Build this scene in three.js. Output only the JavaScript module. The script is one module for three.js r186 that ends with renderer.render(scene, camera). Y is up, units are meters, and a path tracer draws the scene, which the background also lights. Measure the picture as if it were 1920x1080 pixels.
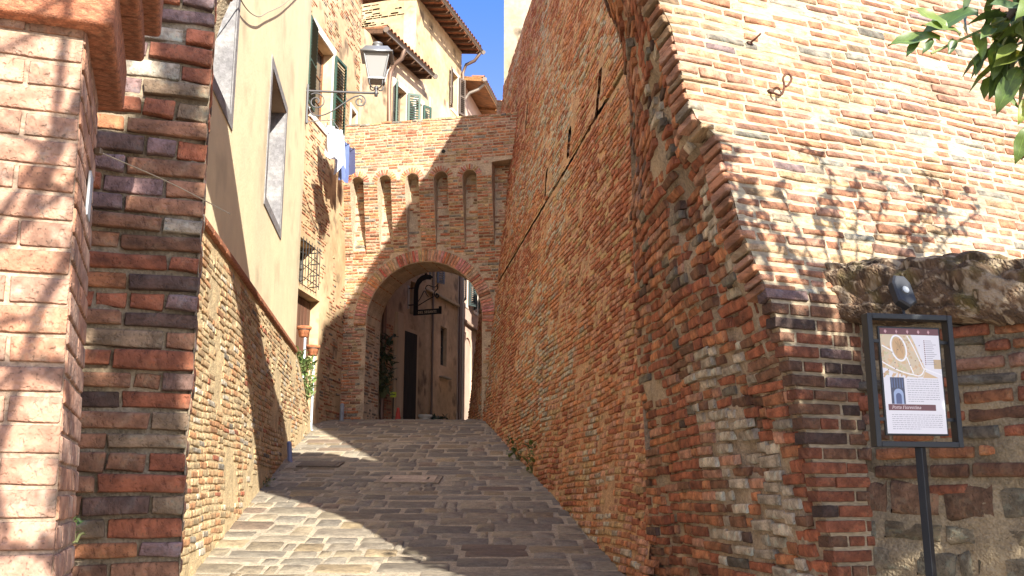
import * as THREE from 'three';
import { RoundedBoxGeometry } from 'three/addons/geometries/RoundedBoxGeometry.js';
import { mergeGeometries } from 'three/addons/utils/BufferGeometryUtils.js';

// ------------------------------------------------------------------ camera, sky, sun, exposure
const EYE = 1.5;                                   // eye height; "Y" below is height above the eye, "d" distance ahead of the camera
const camera = new THREE.PerspectiveCamera(33.05, 1920 / 1080, 0.1, 4000);
camera.position.set(0, EYE, 0);
camera.rotation.set(THREE.MathUtils.degToRad(12.1), 0, 0);
camera.updateMatrixWorld(true); camera.updateProjectionMatrix();
const scene = new THREE.Scene();
const renderer = new THREE.WebGLRenderer({ antialias: true });
renderer.toneMapping = THREE.LinearToneMapping;
renderer.toneMappingExposure = 2.9;
renderer.shadowMap.enabled = true;
const sunDir = new THREE.Vector3(1, 1.2, 2).normalize();
{
  const w = 256, h = 128, data = new Float32Array(w * h * 4), dir = new THREE.Vector3();
  for (let j = 0; j < h; j++) for (let i = 0; i < w; i++) {
    const lat = ((j + 0.5) / h - 0.5) * Math.PI, lon = ((i + 0.5) / w - 0.5) * 2 * Math.PI;
    dir.set(Math.cos(lat) * Math.cos(lon), Math.sin(lat), Math.cos(lat) * Math.sin(lon));
    const up = Math.max(0, dir.y), a = Math.pow(1 - up, 5), g = Math.max(0, dir.dot(sunDir));
    const glow = 0.55 * Math.pow(g, 2) + 0.8 * Math.pow(g, 40), o = (j * w + i) * 4;
    const z = [0.020, 0.10, 0.36], hz = [0.96, 0.95, 0.93];
    for (let c = 0; c < 3; c++) data[o + c] = dir.y < -0.02 ? [0.30, 0.25, 0.19][c] : z[c] * (1 - a) + hz[c] * a + glow * [1, 0.94, 0.82][c];
    data[o + 3] = 1;
  }
  const sky = new THREE.DataTexture(data, w, h, THREE.RGBAFormat, THREE.FloatType);
  sky.mapping = THREE.EquirectangularReflectionMapping; sky.magFilter = THREE.LinearFilter; sky.minFilter = THREE.LinearFilter; sky.wrapS = THREE.RepeatWrapping; sky.needsUpdate = true;
  scene.background = sky; scene.environment = sky;
}
const sun = new THREE.DirectionalLight(new THREE.Color(1, 0.93, 0.80), 5.0);
sun.position.copy(sunDir).multiplyScalar(45).add(new THREE.Vector3(-1, 3, -12));
sun.target.position.set(-1, 3, -12);
sun.castShadow = true; sun.shadow.mapSize.set(4096, 4096); sun.shadow.radius = 1;
Object.assign(sun.shadow.camera, { left: -26, right: 26, top: 26, bottom: -26, near: 1, far: 110 });
scene.add(sun, sun.target);

// ------------------------------------------------------------------ noise and random numbers
function rng(seed) { let a = seed | 0; return () => { a = (a + 0x6d2b79f5) | 0; let t = Math.imul(a ^ (a >>> 15), 1 | a); t = (t + Math.imul(t ^ (t >>> 7), 61 | t)) ^ t; return ((t ^ (t >>> 14)) >>> 0) / 4294967296; }; }
const hash3 = (x, y, z) => { let h = Math.imul(x, 374761393) ^ Math.imul(y, 668265263) ^ Math.imul(z, 2147483647 - 1640531); h = Math.imul(h ^ (h >>> 13), 1274126177); h ^= h >>> 16; h = Math.imul(h, 2246822519); return ((h ^ (h >>> 15)) >>> 0) / 4294967296; };
const sm = (t) => t * t * (3 - 2 * t), lerp = (a, b, t) => a + (b - a) * t, clamp = (x, a = 0, b = 1) => Math.min(b, Math.max(a, x));
function noise(x, y, z = 0, per = 0) {
  const xi = Math.floor(x), yi = Math.floor(y), zi = Math.floor(z), u = sm(x - xi), v = sm(y - yi), w = sm(z - zi);
  const m = per ? (a) => ((a % per) + per) % per : (a) => a;
  const P = (i, j, k) => hash3(m(xi + i), m(yi + j), zi + k);
  return lerp(lerp(lerp(P(0, 0, 0), P(1, 0, 0), u), lerp(P(0, 1, 0), P(1, 1, 0), u), v), w ? lerp(lerp(P(0, 0, 1), P(1, 0, 1), u), lerp(P(0, 1, 1), P(1, 1, 1), u), v) : 0, w);
}
function fbm(x, y, z = 0, oct = 4, per = 0) { let s = 0, a = 0.5, n = 0; for (let o = 0; o < oct; o++) { s += a * noise(x, y, z + o * 17, per); n += a; a *= 0.5; x *= 2; y *= 2; per *= 2; } return s / n; }
function table(pts) { return (x) => { if (x <= pts[0][0]) return pts[0][1]; for (let i = 1; i < pts.length; i++) if (x <= pts[i][0]) { const [a, b] = pts[i - 1], [c, d] = pts[i]; return lerp(b, d, (x - a) / (c - a)); } return pts[pts.length - 1][1]; }; }

// ------------------------------------------------------------------ textures and materials
function tex(n, fn, srgb = true, rx = 1, ry = rx) {
  const data = new Uint8Array(n * n * 4);
  for (let j = 0; j < n; j++) for (let i = 0; i < n; i++) { const v = fn(i / n, j / n), o = (j * n + i) * 4; for (let c = 0; c < 3; c++) data[o + c] = clamp(Array.isArray(v) ? v[c] : v) * 255; data[o + 3] = 255; }
  const t = new THREE.DataTexture(data, n, n); t.wrapS = t.wrapT = THREE.RepeatWrapping; t.magFilter = THREE.LinearFilter; t.minFilter = THREE.LinearMipmapLinearFilter; t.generateMipmaps = true;
  if (srgb) t.colorSpace = THREE.SRGBColorSpace; t.repeat.set(rx, ry); t.needsUpdate = true; return t;
}
const per = (u, v, f, o = 4, z = 0) => fbm(u * f, v * f, z, o, f);
const brickTex = tex(512, (u, v) => { const a = per(u, v, 6, 5), b = per(u, v, 28, 4, 5), c = per(u, v, 90, 2, 9), pale = clamp((per(u, v, 9, 4, 3) - 0.56) * 6); const k = 0.84 + 0.52 * (a - 0.5) + 0.34 * (b - 0.5) - 0.30 * clamp((c - 0.70) * 4); return [k + 0.12 * pale, k + 0.20 * pale, k + 0.24 * pale]; }, true, 2);
const brickBump = tex(512, (u, v) => 0.5 + 0.7 * (per(u, v, 14, 4, 2) - 0.5) + 0.5 * (per(u, v, 60, 3, 6) - 0.5) - 0.7 * clamp((per(u, v, 34, 3, 8) - 0.62) * 4), false, 2);
const mortarTex = tex(512, (u, v) => { const a = per(u, v, 4, 5, 1), b = per(u, v, 40, 4, 2), c = per(u, v, 110, 2, 7); const k = 0.88 + 0.36 * (a - 0.5) + 0.24 * (b - 0.5) + 0.22 * (c - 0.5); const w = clamp((a - 0.5) * 2); return [k, k - 0.03 * w, k - 0.07 * w]; }, true, 1.2);
const mortarBump = tex(512, (u, v) => 0.5 + 0.8 * (per(u, v, 24, 5, 3) - 0.5) + 0.5 * (per(u, v, 90, 2, 4) - 0.5), false, 1.2);
const plasterTex = tex(1024, (u, v) => { const a = per(u, v, 3, 6, 1), b = per(u, v, 30, 4, 2), st = per(u * 1, v * 1, 7, 4, 11); const k = 0.93 + 0.16 * (a - 0.5) + 0.07 * (b - 0.5) - 0.12 * clamp((st - 0.6) * 4); return [k, k - 0.015, k - 0.04 * (a - 0.3)]; }, true, 0.22);
const oldPlasterTex = tex(1024, (u, v) => { const a = per(u, v, 4, 6, 4), b = per(u, v, 36, 4, 5), st = per(u, v, 9, 5, 12); const k = 0.86 + 0.42 * (a - 0.5) + 0.16 * (b - 0.5) - 0.35 * clamp((st - 0.58) * 4); return [k, k - 0.03, k - 0.10 * (0.8 - a)]; }, true, 0.28);
const plasterBump = tex(512, (u, v) => 0.5 + 0.6 * (per(u, v, 10, 5, 3) - 0.5) + 0.3 * (per(u, v, 70, 2, 4) - 0.5), false, 0.6);
const stoneTex = tex(512, (u, v) => { const a = per(u, v, 5, 5, 2), b = per(u, v, 30, 4, 3), c = per(u, v, 120, 2, 4); const k = 0.84 + 0.40 * (a - 0.5) + 0.28 * (b - 0.5) + 0.14 * (c - 0.5); return [k, k - 0.01, k - 0.05 * (a - 0.2)]; }, true, 1);
const stoneBump = tex(512, (u, v) => 0.5 + 0.8 * (per(u, v, 8, 5, 5) - 0.5) + 0.3 * (per(u, v, 50, 3, 6) - 0.5), false, 1);
const lichenTex = tex(512, (u, v) => { const a = per(u, v, 4, 5, 8), b = per(u, v, 22, 4, 9), l = clamp((per(u, v, 15, 3, 10) - 0.60) * 9), l2 = clamp((per(u, v, 40, 2, 13) - 0.66) * 8), g = clamp((per(u, v, 6, 4, 14) - 0.55) * 5); const k = 0.42 + 0.42 * (a - 0.5) + 0.34 * (b - 0.5), w = Math.max(l, l2) * 0.8; return [lerp(k * 1.05, 0.86, w), lerp(k * (0.90 + 0.10 * g), 0.83, w), lerp(k * (0.76 - 0.10 * g), 0.76, w)]; }, true, 1.1);
const woodTex = tex(512, (u, v) => { const a = fbm(u * 40, v * 3, 2, 4, 0), b = per(u, v, 6, 4, 6); const k = 0.72 + 0.45 * (a - 0.5) + 0.3 * (b - 0.5); return [k, k * 0.96, k * 0.9]; }, true, 1);
const rgb = (c) => new THREE.Color().setRGB(c[0], c[1], c[2]);
const M = (c, o = {}) => new THREE.MeshStandardMaterial({ color: rgb(c), roughness: 0.85, ...o });
const brickCache = new Map();
function brickMat(c) { const k = c.map((x) => x.toFixed(3)).join(); if (!brickCache.has(k)) brickCache.set(k, M(c, { roughness: 0.92, map: brickTex, bumpMap: brickBump, bumpScale: 0.006 })); return brickCache.get(k); }
const brickStuffMat = new THREE.MeshStandardMaterial({ vertexColors: true, roughness: 0.92, map: brickTex, bumpMap: brickBump, bumpScale: 0.006 });
const mortarMat = (c) => M(c, { roughness: 0.97, map: mortarTex, bumpMap: mortarBump, bumpScale: 0.012 });
const plasterMat = (c, t = plasterTex) => M(c, { roughness: 0.93, map: t, bumpMap: plasterBump, bumpScale: 0.006 });
const stoneMat = (c, r = 0.8) => M(c, { roughness: r, map: stoneTex, bumpMap: stoneBump, bumpScale: 0.006 });
const woodMat = (c) => M(c, { roughness: 0.75, map: woodTex });
const metal = (c, r = 0.5) => M(c, { roughness: r, metalness: 0.6 });
const glassMat = M([0.03, 0.035, 0.04], { roughness: 0.08, metalness: 0.0 });
const terracotta = M([0.46, 0.17, 0.085], { roughness: 0.85, map: brickTex, bumpMap: brickBump, bumpScale: 0.003 });

// ------------------------------------------------------------------ scene helpers
const taken = {};
const numbered = (n) => { taken[n] = (taken[n] ?? -1) + 1; return taken[n] ? n + '_' + String(taken[n]).padStart(3, '0') : n; };
function shadows(o) { o.castShadow = o.receiveShadow = true; return o; }
// a group whose local x runs along a direction turned "turn" radians about y; local y is height above the eye until settle() moves the origin to the base
function thing(name, label, category, X = 0, d = 0, turn = 0, group) {
  const g = new THREE.Group(); g.name = numbered(name); g.position.set(X, EYE, -d); g.rotation.y = turn; g.userData = { label, category, kind: 'thing' }; if (group) g.userData.group = group;
  scene.add(g); g.updateMatrixWorld(true); return g;
}
function settle(g, yb) { for (const c of g.children) c.position.y -= yb; g.position.y += yb; g.updateMatrixWorld(true); return g; }
function add(parent, name, geo, mat, p) { const m = shadows(new THREE.Mesh(geo, mat)); m.name = name; if (p) m.position.set(...p); parent.add(m); return m; }
const boxGeo = new Map();
function box(parent, name, w, h, dp, mat, x, y, z, r = 0) { const k = [w, h, dp, r].map((v) => v.toFixed(4)).join(); if (!boxGeo.has(k)) boxGeo.set(k, r ? new RoundedBoxGeometry(w, h, dp, 2, r) : metricBox(w, h, dp)); return add(parent, name, boxGeo.get(k), mat, [x, y, z]); }
function metricBox(w, h, dp) { const g = new THREE.BoxGeometry(w, h, dp), n = g.attributes.normal, p = g.attributes.position, u = g.attributes.uv; for (let i = 0; i < p.count; i++) { const ax = Math.abs(n.getX(i)) > 0.5, ay = Math.abs(n.getY(i)) > 0.5; u.setXY(i, ax ? p.getZ(i) : p.getX(i), ay ? p.getZ(i) : p.getY(i)); } return g; }
function tube(pts, r, seg = 24, rs = 8, closed = false) { return new THREE.TubeGeometry(new THREE.CatmullRomCurve3(pts.map((p) => new THREE.Vector3(...p)), closed), seg, r, rs, closed); }
function bar(parent, name, a, b, r, mat, rs = 8) { const A = new THREE.Vector3(...a), B = new THREE.Vector3(...b), L = A.distanceTo(B); const m = add(parent, name, new THREE.CylinderGeometry(r, r, L, rs), mat); m.position.copy(A).add(B).multiplyScalar(0.5); m.quaternion.setFromUnitVectors(new THREE.Vector3(0, 1, 0), B.sub(A).normalize()); return m; }
function extrude(pts, depth, holes = [], bevel = 0) { const s = new THREE.Shape(pts.map((p) => new THREE.Vector2(...p))); for (const h of holes) s.holes.push(new THREE.Path(h.map((p) => new THREE.Vector2(...p)))); return new THREE.ExtrudeGeometry(s, { depth, bevelEnabled: bevel > 0, bevelSize: bevel, bevelThickness: bevel, bevelSegments: 1, curveSegments: 12 }); }
const rect = (x0, x1, y0, y1) => [[x0, y0], [x1, y0], [x1, y1], [x0, y1]];
function hexa(c) { // eight corners: bottom ring 0-3, top ring 4-7 (counter-clockwise seen from above)
  const f = [[0, 1, 5, 4], [1, 2, 6, 5], [2, 3, 7, 6], [3, 0, 4, 7], [4, 5, 6, 7], [3, 2, 1, 0]], P = [], U = [];
  for (const q of f) for (const i of [0, 1, 2, 0, 2, 3]) { const v = c[q[i]]; P.push(...v); U.push(v[0] + v[2], v[1]); }
  const g = new THREE.BufferGeometry(); g.setAttribute('position', new THREE.Float32BufferAttribute(P, 3)); g.setAttribute('uv', new THREE.Float32BufferAttribute(U, 2)); g.computeVertexNormals(); return g;
}
// a displaced sheet over surf(s, y) -> [x, y, z]
function sheet(surf, s0, s1, ns, y0, y1, ny, disp, keep) {
  const P = [], U = [], I = [], e = 0.01, T = new THREE.Vector3(), V = new THREE.Vector3(), N = new THREE.Vector3();
  for (let j = 0; j <= ny; j++) for (let i = 0; i <= ns; i++) {
    const s = lerp(s0, s1, i / ns), y = lerp(y0, y1, j / ny), p = surf(s, y), a = surf(s + e, y), b = surf(s, y + e);
    T.set(a[0] - p[0], a[1] - p[1], a[2] - p[2]); V.set(b[0] - p[0], b[1] - p[1], b[2] - p[2]); N.crossVectors(T, V).normalize();
    const k = disp ? disp(s, y) : 0; P.push(p[0] + N.x * k, p[1] + N.y * k, p[2] + N.z * k); U.push(s, y);
  }
  for (let j = 0; j < ny; j++) for (let i = 0; i < ns; i++) { if (keep && !keep(lerp(s0, s1, (i + 0.5) / ns), lerp(y0, y1, (j + 0.5) / ny))) continue; const a = j * (ns + 1) + i, b = a + 1, c = a + ns + 1, d = c + 1; I.push(a, b, d, a, d, c); }
  const g = new THREE.BufferGeometry(); g.setAttribute('position', new THREE.Float32BufferAttribute(P, 3)); g.setAttribute('uv', new THREE.Float32BufferAttribute(U, 2)); g.setIndex(I); g.computeVertexNormals(); return g;
}

// ------------------------------------------------------------------ bricks: a few worn shapes, shared by every wall
function chunk(l, h, depth, cut, wob, seed, dome = 0.002) {
  const r = rng(seed), j = () => (r() - 0.5) * 2 * wob, x = l / 2, y = h / 2, k = () => cut * (0.5 + r());
  const o = [[-x + k(), -y], [j() * 2, -y], [x - k(), -y], [x, -y + k() * 0.6], [x, y - k() * 0.6], [x - k(), y], [j() * 2, y], [-x + k(), y], [-x, y - k() * 0.6], [-x, -y + k() * 0.6]].map(([a, b]) => [a + j(), b + j()]);
  const n = o.length, P = [], U = [], I = [], du = r() * 3, dv = r() * 3, ch = Math.min(cut, h * 0.16);
  const put = (a, b, z, q) => { P.push(a, b, z); U.push(a + du + (q ? z : 0), b + dv + (q ? z : 0)); };
  put(0, 0, dome);
  for (const [a, b] of o) put(a * (1 - 1.6 * ch / l), b * (1 - 2.2 * ch / h), (r() - 0.5) * dome, 0);
  for (const [a, b] of o) put(a, b, -ch * (0.8 + 0.5 * r()), 1);
  for (const [a, b] of o) put(a, b, -depth, 1);
  for (let i = 0; i < n; i++) { const q = (i + 1) % n; I.push(0, 1 + i, 1 + q); for (let g = 0; g < 2; g++) { const A = 1 + g * n + i, B = 1 + g * n + q; I.push(A, A + n, B + n, A, B + n, B); } }
  const g = new THREE.BufferGeometry(); g.setAttribute('position', new THREE.Float32BufferAttribute(P, 3)); g.setAttribute('uv', new THREE.Float32BufferAttribute(U, 2)); g.setIndex(I); g.computeVertexNormals(); g.userData = { l, h }; return g;
}
const six = [0, 1, 2, 3, 4, 5];
const KIT = {
  worn: { long: six.map((i) => chunk(0.25, 0.052, 0.05, 0.010, 0.0032, 11 + i)), short: six.map((i) => chunk(0.12, 0.052, 0.05, 0.010, 0.0034, 31 + i)) },
  old: { long: six.map((i) => chunk(0.25, 0.054, 0.05, 0.0052, 0.0038, 171 + i, 0.0008)), short: six.map((i) => chunk(0.12, 0.054, 0.05, 0.0052, 0.0040, 191 + i, 0.0008)) },
  crisp: { long: six.map((i) => chunk(0.25, 0.055, 0.05, 0.0034, 0.0017, 51 + i, 0.0006)), short: six.map((i) => chunk(0.12, 0.055, 0.05, 0.0034, 0.0017, 71 + i, 0.0006)) },
  rubble: { long: six.map((i) => chunk(0.30, 0.15, 0.08, 0.016, 0.016, 91 + i, 0.003)), short: six.map((i) => chunk(0.16, 0.12, 0.08, 0.014, 0.014, 111 + i, 0.003)) },
  paving: { long: six.map((i) => chunk(0.55, 0.33, 0.05, 0.03, 0.020, 131 + i, 0.003)), short: six.map((i) => chunk(0.33, 0.33, 0.05, 0.03, 0.020, 151 + i, 0.003)) },
};
// rows of bricks over surf(s, y); returns items with a local matrix, a colour and a shape
function bricks(surf, o) {
  const r = rng(o.seed), items = [], e = 0.01, kit = KIT[o.kit ?? 'worn'];
  const T = new THREE.Vector3(), V = new THREE.Vector3(), N = new THREE.Vector3();
  let row = 0;
  for (let y = o.y0; y < o.y1; row++) {
    const ch = o.course * (1 + (r() - 0.5) * (o.rowVar ?? 0.1)), joint = o.joint ?? 0.012;
    const s0 = typeof o.s0 === 'function' ? o.s0(y + ch / 2) : o.s0, s1 = typeof o.s1 === 'function' ? o.s1(y + ch / 2) : o.s1;
    let s = s0 + (o.flush ? 0 : -r() * 0.2), first = true; const lens = [];
    if (o.fromEnd) { let tot = 0; while (tot < s1 - s0) { const l = (lens.length === 0 ? (row % 2 ? 0.13 : o.len ?? 0.255) : r() < (o.heads ?? 0.3) ? 0.12 : o.len ?? 0.255) * (1 + (r() - 0.5) * (o.lenVar ?? 0.2)); lens.unshift(l); tot += l; } s = s1 - tot; }
    while (s < s1) {
      const head = o.flush && first ? row % 2 === 1 : r() < (o.heads ?? 0.3); first = false;
      let l = (head ? 0.12 : o.len ?? 0.255) * (1 + (r() - 0.5) * (o.lenVar ?? 0.2)) * (o.big ?? 1);
      if (o.fromEnd) { if (!lens.length) break; l = lens.shift(); }
      if (o.flush && s + l > s1 - 0.04) l = s1 - s;
      const cs = s + l / 2, wave = o.wave ? (fbm(cs * 0.7, y * 0.7, o.seed, 2) - 0.5) * o.wave : 0, cy = y + ch / 2 + wave, gap = joint * (0.7 + 0.6 * r());
      if ((!o.mask || o.mask(cs, cy, l)) && r() > (o.miss ?? 0)) {
        const p = surf(cs, cy), a = surf(cs + e, cy), b = surf(cs, cy + e);
        T.set(a[0] - p[0], a[1] - p[1], a[2] - p[2]).normalize(); V.set(b[0] - p[0], b[1] - p[1], b[2] - p[2]).normalize(); N.crossVectors(T, V).normalize(); V.crossVectors(N, T);
        const tilt = (r() - 0.5) * (o.tilt ?? 0.02), proud = (o.proud ?? 0.006) + (r() - 0.5) * (o.proudVar ?? 0.01) + (o.relief ? o.relief(cs, cy) : 0);
        const set = (l < 0.17 * (o.big ?? 1) ? kit.short : kit.long), g = set[Math.floor(r() * 6)], hh = ch - gap;
        const m = new THREE.Matrix4().makeBasis(T.clone(), V.clone(), N.clone());
        m.multiply(new THREE.Matrix4().makeRotationZ(tilt)).multiply(new THREE.Matrix4().makeRotationY((r() - 0.5) * (o.yaw ?? 0.03))).multiply(new THREE.Matrix4().makeRotationX((r() - 0.5) * (o.yaw ?? 0.03)));
        m.scale(new THREE.Vector3((l - gap) / g.userData.l * (r() < 0.5 ? 1 : 1), hh / g.userData.h * (1 - r() * (o.thin ?? 0.08)), o.thick ?? 1));
        m.setPosition(p[0] + N.x * proud, p[1] + N.y * proud, p[2] + N.z * proud);
        const c = o.tone(cs, cy, r), q = 1 + (r() - 0.5) * (o.toneVar ?? 0.3), lev = [0.8, 0.9, 1, 1.1, 1.2][clamp(Math.round((q - 0.8) * 10), 0, 4)];
        items.push({ m, g, l, h: hh, c: c.map((x) => x * lev) });
      }
      s += l;
    }
    y += ch;
  }
  return items;
}
const pv = new THREE.Vector3(), pm = new THREE.Matrix4();
function pixel(world) { pv.copy(world).project(camera); return [(pv.x + 1) * 960, (1 - pv.y) * 540, pv.z]; }
// the largest in view become parts of their own, the rest one part
function lay(parent, items, o = {}) {
  parent.updateMatrixWorld(true);
  const inv = new THREE.Vector3();
  for (const it of items) {
    inv.setFromMatrixPosition(it.m).applyMatrix4(parent.matrixWorld); const dist = inv.distanceTo(camera.position); const [x, y, z] = pixel(inv);
    it.x = x; it.y = y; const seen = z < 1 && x > -20 && x < 1940 && y > -15 && y < 1095 && (!o.seen || o.seen(x, y)); it.px = seen ? 1820 / dist * Math.sqrt(it.l * it.h) : 0;
  }
  items.sort((a, b) => b.px - a.px);
  const most = o.most ?? 300, name = o.name ?? 'brick', rest = [];
  items.forEach((it, i) => {
    if (i < most && it.px > 0) { const m = add(parent, name, it.g, (o.mat ?? brickMat)(it.c)); it.m.decompose(m.position, m.quaternion, m.scale); }
    else rest.push(it);
  });
  if (rest.length) { const m = add(parent, o.rest ?? 'brickwork', join(rest), o.stuffMat ?? brickStuffMat); m.userData.kind = 'stuff'; }
}
function join(items) {
  let nv = 0, ni = 0; for (const it of items) { nv += it.g.attributes.position.count; ni += it.g.index.count; }
  const P = new Float32Array(nv * 3), Nn = new Float32Array(nv * 3), U = new Float32Array(nv * 2), C = new Float32Array(nv * 3), I = new Uint32Array(ni), v = new THREE.Vector3(), nm = new THREE.Matrix3(); let a = 0, b = 0;
  for (const it of items) {
    const p = it.g.attributes.position, n = it.g.attributes.normal, u = it.g.attributes.uv, ix = it.g.index; nm.getNormalMatrix(it.m);
    for (let i = 0; i < p.count; i++) { v.fromBufferAttribute(p, i).applyMatrix4(it.m).toArray(P, (a + i) * 3); v.fromBufferAttribute(n, i).applyMatrix3(nm).normalize().toArray(Nn, (a + i) * 3); U[(a + i) * 2] = u.getX(i); U[(a + i) * 2 + 1] = u.getY(i); C.set(it.c, (a + i) * 3); }
    for (let i = 0; i < ix.count; i++) I[b + i] = a + ix.getX(i);
    a += p.count; b += ix.count;
  }
  const g = new THREE.BufferGeometry(); g.setAttribute('position', new THREE.BufferAttribute(P, 3)); g.setAttribute('normal', new THREE.BufferAttribute(Nn, 3)); g.setAttribute('uv', new THREE.BufferAttribute(U, 2)); g.setAttribute('color', new THREE.BufferAttribute(C, 3)); g.setIndex(new THREE.BufferAttribute(I, 1)); return g;
}
const C = { orange: [0.60, 0.245, 0.115], red: [0.45, 0.15, 0.078], brown: [0.30, 0.145, 0.085], buff: [0.57, 0.38, 0.20], pink: [0.60, 0.31, 0.205], dark: [0.13, 0.075, 0.06], grey: [0.29, 0.25, 0.20], lime: [0.56, 0.48, 0.38], mauve: [0.26, 0.16, 0.15] };
const pick = (w) => { const list = Object.entries(w), sum = list.reduce((a, b) => a + b[1], 0); return (s, y, r) => { let q = r() * sum; for (const [k, v] of list) { q -= v; if (q <= 0) return C[k]; } return C[list[0][0]]; }; };
const ME = mortarMat([0.50, 0.41, 0.29]);

// ------------------------------------------------------------------ the lie of the land
const groundY = table([[-60, -1.9], [0, -1.5], [3.6, -1.502], [20.3, 1.504], [21.2, 1.62], [24, 1.72], [60, 2.3], [400, 6]]);   // a ramp of 18 in 100 up to the gate
const leftX = (d) => -1.62 - 0.1218 * d, rightX = (d) => 1.964 - 0.1236 * d;
{
  const g = new THREE.Group(); g.name = 'ground'; g.userData = { kind: 'structure', label: 'earth under the walls and the ramp street', category: 'ground' }; scene.add(g);
  const ds = [-500, -60, -20, -8, 0, 3.6, 5, 8, 11, 14, 17, 20.3, 21.2, 24, 30, 60, 400, 900], xs = [-600, -60, -12, -6, -3, 0, 3, 6, 12, 60, 600], P = [], U = [], I = [];
  for (const d of ds) for (const x of xs) { P.push(x, EYE + groundY(d) - 0.06, -d); U.push(x, d); }
  for (let j = 0; j < ds.length - 1; j++) for (let i = 0; i < xs.length - 1; i++) { const a = j * xs.length + i; I.push(a, a + 1, a + 1 + xs.length, a, a + 1 + xs.length, a + xs.length); }
  const geo = new THREE.BufferGeometry(); geo.setAttribute('position', new THREE.Float32BufferAttribute(P, 3)); geo.setAttribute('uv', new THREE.Float32BufferAttribute(U, 2)); geo.setIndex(I); geo.computeVertexNormals();
  add(g, 'earth', geo, stoneMat([0.44, 0.37, 0.27], 0.95));
}
// the street: stone setts in rows across the ramp, each stone a piece of its own
{
  const g = new THREE.Group(); g.name = 'street'; g.userData = { kind: 'structure', label: 'steep lane paved with worn grey flagstones', category: 'street' }; g.position.set(0, EYE, 0); scene.add(g); g.updateMatrixWorld(true);
  const surf = (x, d) => [x, groundY(d), -d];
  const geo = sheet((x, d) => surf(x, d), -5.6, 3.2, 90, 3.0, 26, 190, (x, d) => -0.004 + 0.012 * (fbm(x * 5, d * 5, 3, 3) - 0.5));
  add(g, 'joint_mortar', geo, mortarMat([0.44, 0.38, 0.29]));
  const r = rng(77), tone = (x, d, q) => { const t = q(); return t < 0.34 ? [0.29, 0.26, 0.205] : t < 0.60 ? [0.255, 0.235, 0.195] : t < 0.80 ? [0.33, 0.285, 0.205] : t < 0.92 ? [0.34, 0.275, 0.175] : [0.28, 0.215, 0.16]; };
  const items = bricks(surf, { seed: 5, kit: 'paving', course: 0.37, rowVar: 0.8, y0: 3.9, y1: 25.5, s0: (d) => Math.min(leftX(d) - 0.1, d > 18 ? -4.2 : 9), s1: (d) => d > 21.5 ? 0.5 : Math.min(rightX(d) + 0.06, 3.0), big: 1.75, heads: 0.4, lenVar: 1.1, joint: 0.02, proud: 0.008, proudVar: 0.008, yaw: 0.02, tilt: 0.07, wave: 0.7, thin: 0.12, tone, toneVar: 0.4, mask: (x, d, l) => !(Math.abs(d - 13.1) < 0.34 && Math.abs(x + 1.36) < 0.42 + l * 0.4) && !(Math.abs(d - 14.42) < 0.25 && Math.abs(x + 2.8) < 0.35 + l * 0.4) });
  const matOf = new Map();
  lay(g, items, { name: 'paving_stone', rest: 'far_paving', mat: (c) => { const k = c.join(); if (!matOf.has(k)) matOf.set(k, stoneMat(c, 0.72)); return matOf.get(k); }, stuffMat: new THREE.MeshStandardMaterial({ vertexColors: true, roughness: 0.72, map: stoneTex, bumpMap: stoneBump, bumpScale: 0.006 }), seen: (x, y) => y > 780 });
}
// inspection cover of pale stone let into the paving
function cover(name, label, X, d, w, dp, mat, slots) {
  const slope = Math.atan(0.18), g = thing(name, label, 'cover', X, d); g.position.y = EYE + groundY(d); g.rotation.set(slope, -0.03, 0);
  add(g, 'frame', extrude(rect(-w / 2 - 0.06, w / 2 + 0.06, -dp / 2 - 0.05, dp / 2 + 0.05), 0.02, [rect(-w / 2, w / 2, -dp / 2, dp / 2)]).rotateX(-Math.PI / 2), slots ? stoneMat([0.36, 0.31, 0.24]) : stoneMat([0.20, 0.17, 0.14]));
  box(g, 'lid', w - 0.012, 0.03, dp - 0.012, mat, 0, 0.008, 0, 0.006);
  if (slots) for (const s of [-1, 1]) box(g, 'lifting_slot', 0.03, 0.012, 0.18, metal([0.03, 0.03, 0.03]), s * (w / 2 - 0.11), 0.0205, -0.01);
}
cover('inspection_cover', 'pale stone inspection cover with two dark lifting slots in the paving', -1.36, 13.1, 0.72, 0.52, stoneMat([0.60, 0.49, 0.38]), true);
cover('drain_cover', 'plain grey drain cover beside the left wall foot', -2.8, 14.42, 0.5, 0.34, stoneMat([0.20, 0.175, 0.145]), false);

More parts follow.
